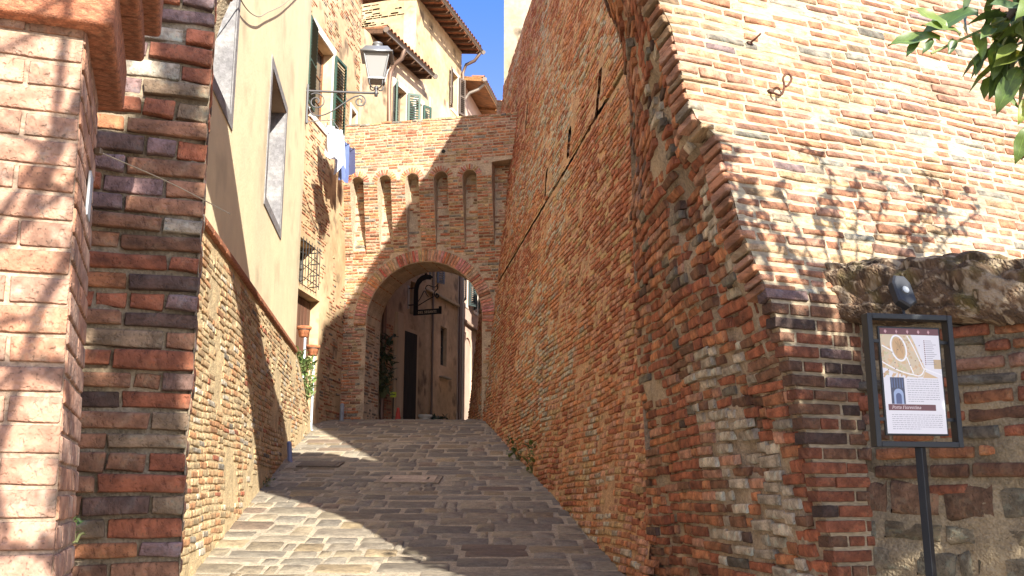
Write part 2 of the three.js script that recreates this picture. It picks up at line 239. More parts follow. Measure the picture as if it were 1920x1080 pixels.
// ------------------------------------------------------------------ town wall on the right: tall, battered, worn brick
const plan = (dx, dd) => Math.atan2(dd, dx);           // turn of a group whose x runs (dx to the right, dd away)
{
  const dFar = 24.5, ux = 0.1402, ud = -0.9901, len = 16.95, x0 = 2.18 - 0.1416 * dFar;
  const g = thing('town_wall', 'tall leaning town wall of weathered orange brick along the right side of the lane', 'wall', x0, dFar, plan(ux, ud));
  const top = 10.9, surf = (s, y) => [s, y, -0.099 * y], dOf = (s) => dFar - 0.9901 * s;
  const ends = [[0, groundY(dFar) - 0.3], [len, groundY(7) - 0.6]];
  const z = (y) => -0.099 * y - 0.17;
  add(g, 'core', hexa([[0, 0.9, z(0.9)], [len, -1.6, z(-1.6)], [len, -1.6, -2.6], [0, 0.9, -2.6], [0, top, z(top)], [len, top, z(top)], [len, top, -2.6], [0, top, -2.6]]), ME);
  add(g, 'wall_end', hexa([[len + 0.002, 4.8, z(4.8)], [len + 0.8, 4.8, z(4.8)], [len + 0.8, 4.8, -2.6], [len + 0.002, 4.8, -2.6], [len + 0.002, top, z(top)], [len + 0.8, top, z(top)], [len + 0.8, top, -2.6], [len + 0.002, top, -2.6]]), ME);
  const slots = [[11.2, 4.64, 5.22], [13.1, 4.74, 5.2], [14.95, 4.70, 5.24], [18.6, 7.2, 7.9], [20.9, 8.7, 9.3]].map(([d, a, b]) => [(dFar - d) / 0.9901, a, b]);
  const inSlot = (s, y, m = 0) => slots.some(([c, a, b]) => Math.abs(s - c) < 0.09 + m && y > a - m && y < b + m);
  const pitHash = (s, y) => { const i = Math.floor(s / 0.9), j = Math.floor(y / 0.8); if (hash3(i, j, 91) > 0.32) return 9; const cx = (i + 0.2 + 0.6 * hash3(i, j, 92)) * 0.9, cy = (j + 0.2 + 0.6 * hash3(i, j, 93)) * 0.8; return Math.hypot(s - cx, (y - cy) * 1.3) / (0.05 + 0.07 * hash3(i, j, 94)); };
  const groove = (y) => Math.abs(y - 4.57) < 0.04;
  add(g, 'mortar_face', sheet(surf, 0, len, 300, -1.2, top, 320, (s, y) => -0.006 + 0.03 * (fbm(s * 3, y * 3, 4, 4) - 0.5) + 0.016 * (fbm(s * 11, y * 11, 41, 2) - 0.5), (s, y) => y > groundY(dOf(s)) - 0.15 && !inSlot(s, y) && !groove(y)), mortarMat([0.63, 0.40, 0.24]));
  const worn = (s, y) => 0.03 * (fbm(s * 1.6, y * 2.2, 6, 4) - 0.5);
  const tone = (s, y, r) => { const n = fbm(s * 0.55, y * 0.7, 21, 3), t = r(); const c = n > 0.60 && t < 0.35 ? C.lime : n < 0.42 && t < 0.5 ? C.red : t < 0.54 ? C.orange : t < 0.80 ? C.pink : t < 0.94 ? C.buff : C.red; return c.map((v) => v * 1.1); };
  const items = bricks(surf, { seed: 101, kit: 'old', course: 0.066, y0: -0.9, y1: top, s0: 0, s1: 16.9, heads: 0.4, lenVar: 0.35, joint: 0.013, proud: 0.005, proudVar: 0.013, relief: worn, yaw: 0.08, tilt: 0.08, miss: 0.04, thin: 0.22, wave: 0.14, tone, toneVar: 0.34, mask: (s, y, l) => { const d = dOf(s); return y > groundY(d) - 0.06 && y < 0.62 * d && !inSlot(s, y, 0.03 + l * 0.35) && Math.abs(y - 4.57) > 0.066 && pitHash(s, y) > 1; } });
  lay(g, items, { seen: (x, y) => x < 1195 });
  const cap = bricks((s, y) => [s, top + 0.0, z(top) - y], { seed: 103, course: 0.13, y0: 0, y1: 0.4, s0: 0, s1: len, heads: 0, proud: 0.03, tone: pick({ orange: 2, buff: 2, grey: 1 }) });
  lay(g, cap, { most: 0, rest: 'wall_top_bricks' });
  settle(g, groundY(dFar));
}

// ------------------------------------------------------------------ broken gateway on the right: jamb, sunlit wall above it and the arch that crosses overhead
const FD = [0.92, 0.39], FN = [-0.39, 0.92], FP = [1.43, 5.0];
const leanBack = (y) => y > 1 ? (y - 1) * 0.28 : y < 0.2 ? 0 : 0;
const frontArris = table([[-1.8, 0.50], [-0.39, 0.235], [-0.05, 0.15], [0.62, 0.015], [1.0, -0.1], [1.43, -0.19], [1.97, -0.18], [2.09, -0.31], [2.23, -0.333], [2.73, -0.333], [2.92, -0.386], [3.5, -0.56], [4.4, -1.05], [5.5, -1.9]]);
const frontPt = (s, y) => { const k = leanBack(y); return [FP[0] + FD[0] * s + FN[0] * k, y, -(FP[1] + FD[1] * s + FN[1] * k)]; };
const backArris = table([[-1.8, 1.12], [-0.3, 1.08], [1.65, 1.0], [3.4, 1.0], [3.65, 0.98], [4.2, 0.84], [4.6, 0.64], [5.4, 0.1]]);
{
  const g = thing('brick_gateway', 'broken brick gateway with a sunlit front wall and crumbling inner jamb on the right', 'gateway', 0, 0, 0);
  // front wall: worn sunlit bricks above, darker repaired quoins on the jamb below
  const ragged = (y) => frontArris(y) + 0.02 * (fbm(y * 6, 1.5, 3, 3) - 0.5);
  const wallSurf = (s, y) => frontPt(s, y);
  add(g, 'front_mortar', sheet((s, y) => frontPt(lerp(ragged(y) + 0.018, 3.3, s), y), 0, 1, 130, -1.7, 5.45, 170, (s, y) => -0.004 + 0.02 * (fbm(s * 14, y * 5, 9, 4) - 0.5)), mortarMat([0.39, 0.32, 0.225]));
  const hole = (s, y) => [[1.02, 2.42], [0.62, 3.1], [1.75, 2.9], [1.6, 3.45], [0.95, 1.85]].some(([a, b]) => Math.abs(s - a) < 0.09 && Math.abs(y - b) < 0.03);
  const upTone = (s, y, r) => { const t = r(), n = fbm(s * 1.1, y * 1.4, 33, 3); if (s < 0.7 && n > 0.5 && t < 0.35) return C.buff; return t < 0.42 ? [0.38, 0.195, 0.125] : t < 0.74 ? [0.38, 0.17, 0.09] : t < 0.90 ? [0.35, 0.225, 0.125] : t < 0.95 ? [0.36, 0.29, 0.21] : t < 0.985 ? [0.25, 0.22, 0.175] : [0.24, 0.16, 0.15]; };
  const up = bricks(wallSurf, { seed: 211, kit: 'old', course: 0.067, rowVar: 0.42, y0: 1.02, y1: 5.3, s0: (y) => ragged(y) - 0.012 + 0.02 * (hash3(Math.round(y * 40), 7, 7) - 0.5), s1: 3.25, thick: 3, flush: true, heads: 0.34, lenVar: 0.55, joint: 0.012, proud: 0.003, proudVar: 0.011, yaw: 0.04, tilt: 0.06, thin: 0.28, wave: 0.16, tone: upTone, toneVar: 0.44, mask: (s, y) => !hole(s, y) });
  lay(g, up, { seen: (x, y) => y < 500 });
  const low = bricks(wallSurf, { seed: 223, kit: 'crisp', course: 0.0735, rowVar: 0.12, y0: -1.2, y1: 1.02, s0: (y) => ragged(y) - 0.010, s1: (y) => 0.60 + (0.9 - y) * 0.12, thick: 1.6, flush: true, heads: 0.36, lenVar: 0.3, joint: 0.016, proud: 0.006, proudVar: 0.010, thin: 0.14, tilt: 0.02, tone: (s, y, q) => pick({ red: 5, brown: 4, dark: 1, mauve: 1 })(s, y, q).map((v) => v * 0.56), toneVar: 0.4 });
  lay(g, low, { name: 'quoin_brick', rest: 'quoin_brickwork', most: 200 });
  // inner face of the jamb: eroded brick, patched with lime and old mortar
  const hollow = (t, y) => -0.09 * Math.exp(-Math.pow((t - 0.74 - 0.05 * Math.sin(y * 2.3)) / 0.10, 2)) * clamp((y + 0.6) * 0.6) - 0.05 * clamp((fbm(t * 5, y * 2.2, 12, 4) - 0.5) * 4, -0.6, 1) * (t < 0.93 ? 1 : 0.3);
  const A = (y) => { const f = frontPt(frontArris(y), y); return f; };
  const flankLen = 2.75, flank = (s, y) => { const t = s / flankLen, f = A(y), bx = backArris(y); return [lerp(bx, f[0], t), y, lerp(-7.75, f[2], t)]; };
  add(g, 'jamb_mortar', sheet(flank, 0, flankLen, 120, -1.5, 5.4, 200, (s, y) => { const t = s / flankLen; return (t > 0.985 ? -0.012 : -0.012 + hollow(t, y) + 0.022 * (fbm(s * 9, y * 9, 15, 3) - 0.5)); }), mortarMat([0.42, 0.335, 0.24]));
  const jTone = (s, y, r) => { const t = s / flankLen, n = fbm(s * 1.3, y * 1.5, 44, 3), q = r(); if (t > 0.46 && t < 0.9 && n > 0.55 && q < 0.55) return C.lime; if (t < 0.3 && y > 2 && q < 0.3) return C.mauve; return (q < 0.50 ? C.red : q < 0.74 ? C.orange : q < 0.84 ? C.brown : q < 0.94 ? C.pink : q < 0.975 ? C.grey : C.dark).map((v) => v * 0.86); };
  const jamb = bricks(flank, { seed: 231, kit: 'old', course: 0.0725, rowVar: 0.2, y0: -0.9, y1: 5.2, s0: 0.0, s1: (y) => flankLen - 0.04 - 0.12 * hash3(Math.round(y * 16), 5, 5), flush: true, heads: 0.4, lenVar: 0.4, joint: 0.012, proud: 0.006, proudVar: 0.020, yaw: 0.09, tilt: 0.06, thin: 0.16, wave: 0.16, miss: 0.03, relief: (s, y) => hollow(s / flankLen, y), tone: jTone, toneVar: 0.5, mask: (s, y) => !(fbm(s * 2.3, y * 1.8, 52, 3) > 0.73) });
  lay(g, jamb, { name: 'jamb_brick', rest: 'jamb_brickwork' });
  // far arris of the jamb, where it stands out from the town wall
  const ret = (s, y) => [backArris(y) + 0.9 - s, y, -7.75];
  add(g, 'return_mortar', sheet(ret, 0, 0.9, 14, -1.5, 5.4, 90, (s, y) => 0.02 * (fbm(s * 9, y * 9, 16, 3) - 0.5)), mortarMat([0.42, 0.335, 0.24]));
  // the arch over the lane and the wall it carries, above the picture
  const pts = [[0.95, 3.62], [1.02, 5.45], [-2.75, 5.45], [-2.75, -1.4], [-2.28, -1.4], [-2.28, 2.6]];
  for (let i = 1; i < 24; i++) { const a = Math.PI * (1 - i / 24), q = [-0.68 + 1.6 * Math.cos(a), 2.6 + 2.25 * Math.sin(a)]; if (q[0] < 0 || q[1] > 3.62) pts.push(q); }
  add(g, 'arch', extrude(pts.slice().reverse(), 0.9).translate(0, 0, -6.65), ME);
  const vs = []; const vr = rng(9);
  for (let i = 13; i < 64; i++) { const a = Math.PI * (i + 0.5) / 64, ca = Math.cos(a), sa = Math.sin(a), k = KIT.worn.long[i % 6]; const m = new THREE.Matrix4().makeRotationZ(a); m.scale(new THREE.Vector3(1, 1.05, 1)); m.setPosition(-0.68 + 1.74 * ca, 2.6 + 2.39 * sa, -5.745); vs.push({ m, g: k, l: 0.25, h: 0.06, c: vr() < 0.6 ? C.orange : C.pink }); }
  const legTone = pick({ orange: 3, red: 3, pink: 2, brown: 1 });
  vs.push(...bricks((s, y) => [-2.28, y, -5.75 - s], { seed: 241, kit: 'old', course: 0.07, y0: -1.1, y1: 2.58, s0: 0.0, s1: 0.9, flush: true, heads: 0.35, joint: 0.013, proud: 0.006, proudVar: 0.014, tone: legTone, toneVar: 0.4 }), ...bricks((s, y) => [-2.75 + s, y, -5.75], { seed: 242, kit: 'old', course: 0.07, y0: -1.1, y1: 2.58, s0: 0.0, s1: 0.47, flush: true, heads: 0.35, joint: 0.013, proud: 0.006, proudVar: 0.014, tone: legTone, toneVar: 0.4 }));
  vs.push(...bricks((s, y) => [-2.7 + s, y, -5.75], { seed: 243, kit: 'old', course: 0.07, y0: 2.6, y1: 5.4, s0: 0.0, s1: 3.6, flush: true, heads: 0.35, joint: 0.013, proud: 0.006, proudVar: 0.014, tone: legTone, toneVar: 0.4, mask: (s, y, l) => Math.hypot((s - 2.02) / (1.9 + l / 2), (y - 2.6) / 2.58) > 1 }));
  for (let i = 10; i < 88; i++) { const a = Math.PI * (i + 0.5) / 88, ca = Math.cos(a), sa = Math.sin(a), nx = -ca / 1.6, ny = -sa / 2.25, nl = Math.hypot(nx, ny); if ((2.6 + 2.25 * sa < 3.66 && ca > 0) || ca < -0.9) continue; for (let j = 0; j < 4; j++) { const N = new THREE.Vector3(nx / nl, ny / nl, 0), T = new THREE.Vector3(0, 0, 1), m = new THREE.Matrix4().makeBasis(T, new THREE.Vector3().crossVectors(N, T), N); m.scale(new THREE.Vector3(0.85, 1.0, 1)); m.setPosition(-0.68 + 1.6 * ca + N.x * 0.02, 2.6 + 2.25 * sa + N.y * 0.02, -5.865 - j * 0.225); vs.push({ m, g: KIT.old.long[(i + j) % 6], l: 0.22, h: 0.06, c: (i * 5 + j * 3) % 3 ? C.orange : C.red }); } }
  lay(g, vs, { most: 0, rest: 'arch_bricks' });
  settle(g, -1.5);
}
// iron hooks in the sunlit wall
function hook(label, s, y, pts, r) {
  const p = frontPt(s, y), g = thing('iron_hook', label, 'hook', p[0], -p[2], plan(FD[0], FD[1]), 'rusty iron hooks in the sunlit wall'); g.position.y = EYE + y;
  add(g, 'rod', tube(pts, r, 40, 7), metal([0.13, 0.06, 0.04], 0.8)); box(g, 'wall_plug', 0.035, 0.02, 0.03, metal([0.10, 0.055, 0.04], 0.8), pts[0][0], pts[0][1], 0.004, 0.004);
}
hook('large rusty iron loop hanging from the sunlit wall', 0.33, 2.36, [[-0.035, 0.02, -0.02], [-0.03, 0.0, 0.03], [-0.005, -0.02, 0.06], [0.012, 0.03, 0.075], [0.005, 0.085, 0.08], [0.04, 0.115, 0.085], [0.062, 0.09, 0.085], [0.045, 0.05, 0.08], [0.02, 0.03, 0.078]], 0.007);
hook('small rusty spike high on the sunlit wall, above the loop', 0.25, 2.74, [[-0.01, -0.01, -0.02], [0.0, 0.0, 0.05], [0.02, 0.025, 0.08], [0.028, 0.03, 0.06]], 0.006);
hook('small iron eye at the right edge of the sunlit wall', 2.33, 2.24, [[0, 0, -0.02], [0, 0.0, 0.05], [-0.02, 0.05, 0.06], [0.0, 0.1, 0.06], [0.03, 0.06, 0.06], [0.01, 0.01, 0.05]], 0.006);

// ------------------------------------------------------------------ low wall with the heavy stone coping behind the map board
{
  const g = thing('rubble_wall', 'low wall of mixed stone and brick under a heavy lichened coping behind the map board', 'wall', 1.86, 5.19, plan(0.68, -0.73));
  const surf = (s, y) => [s, y, 0];
  add(g, 'core', metricBox(2.9, 2.5, 0.4).translate(1.45, -0.34, -0.235), ME);
  add(g, 'mortar_face', sheet(surf, -0.1, 2.8, 110, -1.65, 0.95, 90, (s, y) => -0.004 + 0.05 * (fbm(s * 7, y * 7, 25, 4) - 0.5) + 0.03 * (fbm(s * 2, y * 2, 26, 2) - 0.5)), mortarMat([0.29, 0.235, 0.155]));
  const band = (s, y) => fbm(s * 1.1 + 3, y * 2.6, 61, 2);
  const br = bricks(surf, { seed: 311, course: 0.086, rowVar: 0.3, y0: -1.2, y1: 0.92, s0: 0.02, s1: 2.7, heads: 0.35, lenVar: 0.5, joint: 0.022, proud: 0.014, proudVar: 0.022, yaw: 0.09, tilt: 0.09, thin: 0.3, wave: 0.12, tone: (s, y, q) => pick({ red: 4, orange: 3, brown: 2, pink: 1, grey: 1 })(s, y, q).map((v) => v * 0.68), toneVar: 0.5, mask: (s, y) => band(s, y) < 0.57 });
  lay(g, br, { most: 200 });
  const st = bricks(surf, { seed: 317, kit: 'rubble', course: 0.15, rowVar: 0.6, y0: -1.2, y1: 0.9, s0: 0.02, s1: 2.7, len: 0.25, heads: 0.3, lenVar: 0.8, joint: 0.02, proud: 0.002, proudVar: 0.016, yaw: 0.08, tilt: 0.10, thin: 0.15, wave: 0.2, tone: (s, y, r) => { const t = r(); return t < 0.4 ? [0.20, 0.155, 0.095] : t < 0.7 ? [0.16, 0.135, 0.095] : t < 0.85 ? [0.23, 0.19, 0.13] : [0.18, 0.10, 0.06]; }, toneVar: 0.4, mask: (s, y) => band(s, y) > 0.56 && y < 0.86 });
  lay(g, st, { name: 'stone', rest: 'rubble', most: 100 });
  // coping: three long rough blocks with lichen
  const lich = M([0.46, 0.40, 0.34], { map: lichenTex, roughness: 0.97, bumpMap: mortarBump, bumpScale: 0.02 });
  for (const [s0, s1, seed] of [[-0.13, 1.35, 1], [1.37, 2.85, 2]]) {
    const L = s1 - s0, geo = new THREE.BoxGeometry(L, 0.34, 0.62, Math.round(L * 55), 22, 30), p = geo.attributes.position, u = geo.attributes.uv;
    for (let i = 0; i < p.count; i++) {
      const x = p.getX(i) + (s0 + s1) / 2, y = p.getY(i), z = p.getZ(i); const edge = Math.max(0, Math.abs(y) / 0.17 + Math.abs(z) / 0.31 - 1.45);
      const sc = 1 - 0.16 * edge; const q = 0.07 * (fbm(x * 3.2, y * 6 + z * 5, seed * 7, 4) - 0.5) + 0.03 * (fbm(x * 10, y * 10 + z * 9, seed * 9, 3) - 0.5) - 0.035 * Math.pow(1 - Math.abs(2 * fbm(x * 4 + y * 2, y * 9 + z * 7, seed * 5, 3) - 1), 6) + 0.012 * (fbm(x * 34, y * 34 + z * 30, seed * 3, 2) - 0.5);
      p.setXYZ(i, x + (Math.abs(p.getX(i)) > L / 2 - 0.001 ? 0.3 * q : 0), y * sc + 1.085 + q * (y > 0 ? 1.2 : 0.7) + (y > 0 ? 0.0 : 0) - 0.13 * x, z * sc - 0.19 + q); u.setXY(i, x + z * 0.4, y + z * 0.8);
    }
    geo.computeVertexNormals(); add(g, 'coping_stone', geo, lich);
  }
  settle(g, -1.5);
}

// ------------------------------------------------------------------ pink brick pillar with moulded terracotta cornice, near left
{
  const g = thing('gate_pillar', 'pink brick pillar with stepped terracotta cornice at the left edge, dappled with branch shadows', 'pillar', -1.10, 2.35, plan(0.945, 0.33));
  const off = table([[-1.6, 0.055], [-0.2, 0.03], [1.2, -0.02], [2, -0.03]]);
  const front = (s, y) => [s + off(y), y, 0], side = (s, y) => [off(y), y, -s];
  add(g, 'core', metricBox(1.45, 3.1, 0.5).translate(-0.745, -0.05, -0.262), mortarMat([0.52, 0.44, 0.33]));
  add(g, 'front_mortar', sheet(front, -1.45, -0.002, 40, -1.6, 1.5, 90, (s, y) => -0.003 + 0.006 * (fbm(s * 20, y * 20, 31, 3) - 0.5)), mortarMat([0.41, 0.29, 0.21]));
  add(g, 'side_mortar', sheet(side, 0.002, 0.51, 20, -1.6, 1.5, 90, (s, y) => -0.003 + 0.006 * (fbm(s * 20, y * 20, 32, 3) - 0.5)), mortarMat([0.41, 0.29, 0.21]));
  const tone = (s, y, r) => { const t = r(); return t < 0.6 ? [0.43, 0.235, 0.16] : t < 0.85 ? [0.42, 0.205, 0.125] : [0.44, 0.255, 0.18]; };
  lay(g, bricks(front, { seed: 401, kit: 'crisp', course: 0.0715, y0: -1.2, y1: 1.19, s0: -1.4, s1: 0.002, fromEnd: true, heads: 0.2, joint: 0.009, proud: 0.004, proudVar: 0.003, thin: 0.04, tilt: 0.008, yaw: 0.012, tone, toneVar: 0.24 }), { most: 200 });
  lay(g, bricks(side, { seed: 403, kit: 'crisp', course: 0.0715, y0: -1.2, y1: 1.19, s0: 0.002, s1: 0.51, flush: true, heads: 0.2, joint: 0.009, proud: 0.004, proudVar: 0.004, thin: 0.04, tilt: 0.01, yaw: 0.012, tone, toneVar: 0.24 }), { most: 100, name: 'side_brick', rest: 'side_bricks' });
  // cornice: three oversailing courses, each of separate moulded tiles
  for (const [p, y0, y1] of [[0.055, 1.19, 1.335], [0.105, 1.34, 1.405], [0.15, 1.41, 1.56], [0.17, 1.565, 1.64]]) {
    const h = y1 - y0, fl = 0.31, n = 5, w0 = -1.45, w = (p - w0) / n;
    for (let i = 0; i < n; i++) box(g, 'cornice_tile', w - 0.004, h, 0.3, terracotta, w0 + (i + 0.5) * w, (y0 + y1) / 2, p - 0.15, 0.014);
    for (let i = 0; i < 2; i++) box(g, 'cornice_tile', 0.3, h, 0.19 + p * 0.0, terracotta, p - 0.15, (y0 + y1) / 2, p - 0.30 - 0.002 - (i + 0.5) * 0.152 + 0.0, 0.014).scale.z = 0.15 / 0.19;
  }
  add(g, 'cap', metricBox(1.7, 0.06, 0.75).translate(-0.7, 1.672, -0.22), terracotta);
  // weathered pale plate fixed on the side
  box(g, 'side_plate', 0.008, 0.13, 0.08, M([0.30, 0.31, 0.33], { roughness: 0.6 }), off(0.82) + 0.008, 0.83, -0.30, 0.003);
  settle(g, -1.5);
}
// ------------------------------------------------------------------ old rough brick pier behind it
{
  const g = thing('brick_pier', 'rough old dark-red brick pier between the pink pillar and the yellow house', 'pier', -1.185, 3.6, plan(0.95, 0.30));
  const edge = (y) => 0.018 * (fbm(y * 7, 2.2, 8, 3) - 0.5) - 0.008 * y;
  const surf = (s, y) => [s + edge(y), y, 0];
  add(g, 'core', metricBox(1.2, 5.6, 0.42).translate(-0.635, 0.7, -0.245), ME);
  const relief = (s, y) => 0.03 * (fbm(s * 4, y * 5, 18, 3) - 0.5);
  add(g, 'mortar_face', sheet(surf, -1.2, 0, 50, -1.6, 3.4, 200, (s, y) => (s > -0.03 ? -0.012 : -0.008) + relief(s, y) + 0.03 * (fbm(s * 12, y * 12, 19, 4) - 0.5)), mortarMat([0.28, 0.225, 0.16]));
  add(g, 'end_mortar', sheet((s, y) => [edge(y) - 0.006, y, -s], 0, 0.45, 12, -1.6, 3.4, 120, (s, y) => 0.014 * (fbm(s * 12, y * 12, 20, 3) - 0.5)), mortarMat([0.28, 0.225, 0.16]));
  const tone = (s, y, r) => { const t = r(); const up = clamp((y - 0.6) * 0.8); if (t < 0.12 * up) return [0.42, 0.35, 0.27]; if (t < 0.42) return C.brown; if (t < 0.66) return C.red.map((v) => v * 0.72); if (t < 0.76) return C.mauve; if (t < 0.86) return C.dark; if (t < 0.90) return C.orange.map((v) => v * 0.75); return [0.27, 0.185, 0.12]; };
  lay(g, bricks(surf, { seed: 501, kit: 'old', course: 0.0745, rowVar: 0.22, y0: -1.2, y1: 3.3, s0: -1.15, s1: 0.004, fromEnd: true, heads: 0.2, len: 0.265, lenVar: 0.35, joint: 0.009, proud: 0.013, proudVar: 0.024, relief, yaw: 0.10, tilt: 0.045, thin: 0.22, wave: 0.07, tone, toneVar: 0.5 }), { most: 250 });
  lay(g, bricks((s, y) => [edge(y) - 0.004, y, -s], { seed: 503, course: 0.0745, rowVar: 0.2, y0: -1.2, y1: 3.3, s0: 0.055, s1: 0.45, flush: true, heads: 0.5, joint: 0.013, proud: 0.004, proudVar: 0.012, tone, toneVar: 0.5 }), { most: 0, rest: 'end_bricks' });
  settle(g, -1.5);
}

// ------------------------------------------------------------------ retaining wall on the left with a terracotta coping
const LU = [-0.1121, 0.9937];
{
  const d0 = 5.0, g = thing('retaining_wall', 'sunlit retaining wall of small orange bricks below the yellow house, terracotta coping', 'wall', -1.727 - 0.1128 * d0, d0, plan(LU[0], LU[1]));
  const surf = (s, y) => [s, y, -0.05 * y + 0.10 * clamp((s - 11) / 4) * clamp(1.6 - y * 0.6)], dOf = (s) => d0 + 0.9937 * s;
  const topY = table([[0, 2.4], [11.7, 2.4], [12.2, 2.28], [12.9, 1.98], [13.5, 1.62], [13.95, 1.3], [14.3, 0.9]]);
  const prof = [[0, -1.6]]; for (let s = 0; s <= 14.3; s += 0.1) prof.push([s, topY(s)]); prof.push([14.3, 0.4]);
  add(g, 'core', extrude(prof.slice().reverse(), 0.5).translate(0, 0, -0.70), ME);
  add(g, 'mortar_face', sheet(surf, 0, 14.25, 200, -1.6, 2.42, 70, (s, y) => -0.006 + 0.008 * (fbm(s * 5, y * 5, 23, 4) - 0.5) + 0.010 * (fbm(s * 16, y * 16, 24, 2) - 0.5), (s, y) => y < topY(s) + 0.03 && y > groundY(dOf(s)) - 0.15), mortarMat([0.62, 0.48, 0.28]));
  const capP = []; for (let s = 11.7; s <= 14.2; s += 0.1) capP.push(s);
  add(g, 'rounded_end', sheet((t, q) => { const s = lerp(11.6, 14.25, t); return [s, topY(s) + 0.02, lerp(-0.7, surf(s, topY(s))[2], 1 - q)]; }, 0, 1, 30, 0, 1, 6, (t, q) => 0.03 * (fbm(t * 14, q * 4, 29, 3) - 0.5)), mortarMat([0.50, 0.40, 0.26]));
  const smear = (s, y) => fbm(s * 1.2, y * 1.6, 71, 4);
  const tone = (s, y, r) => { const t = r(); return t < 0.40 ? [0.61, 0.45, 0.26] : t < 0.70 ? [0.59, 0.38, 0.20] : t < 0.86 ? [0.56, 0.29, 0.14] : t < 0.95 ? C.lime : t < 0.98 ? C.grey : C.red; };
  lay(g, bricks(surf, { seed: 601, kit: 'old', course: 0.067, rowVar: 0.2, y0: -1.0, y1: 2.36, s0: 0, s1: 14.2, heads: 0.25, len: 0.28, lenVar: 0.4, joint: 0.012, proud: 0.002, proudVar: 0.009, yaw: 0.035, tilt: 0.05, thin: 0.2, wave: 0.12, miss: 0.06, tone, toneVar: 0.4, mask: (s, y) => y > groundY(dOf(s)) - 0.03 && y < topY(s) - 0.06 && smear(s, y) < 0.70 && fbm(s * 0.9, (y - groundY(dOf(s))) * 1.2, 73, 3) + 0.35 * clamp(0.4 - (y - groundY(dOf(s)))) < 0.72 }), { seen: (x) => x > 360 });
  for (let i = 0; i < 33; i++) box(g, 'coping_tile', 0.345, 0.075, 0.24, terracotta, 0.2 + i * 0.35, 2.44, -0.20, 0.022).rotation.x = 0.05;
  settle(g, groundY(5));
}

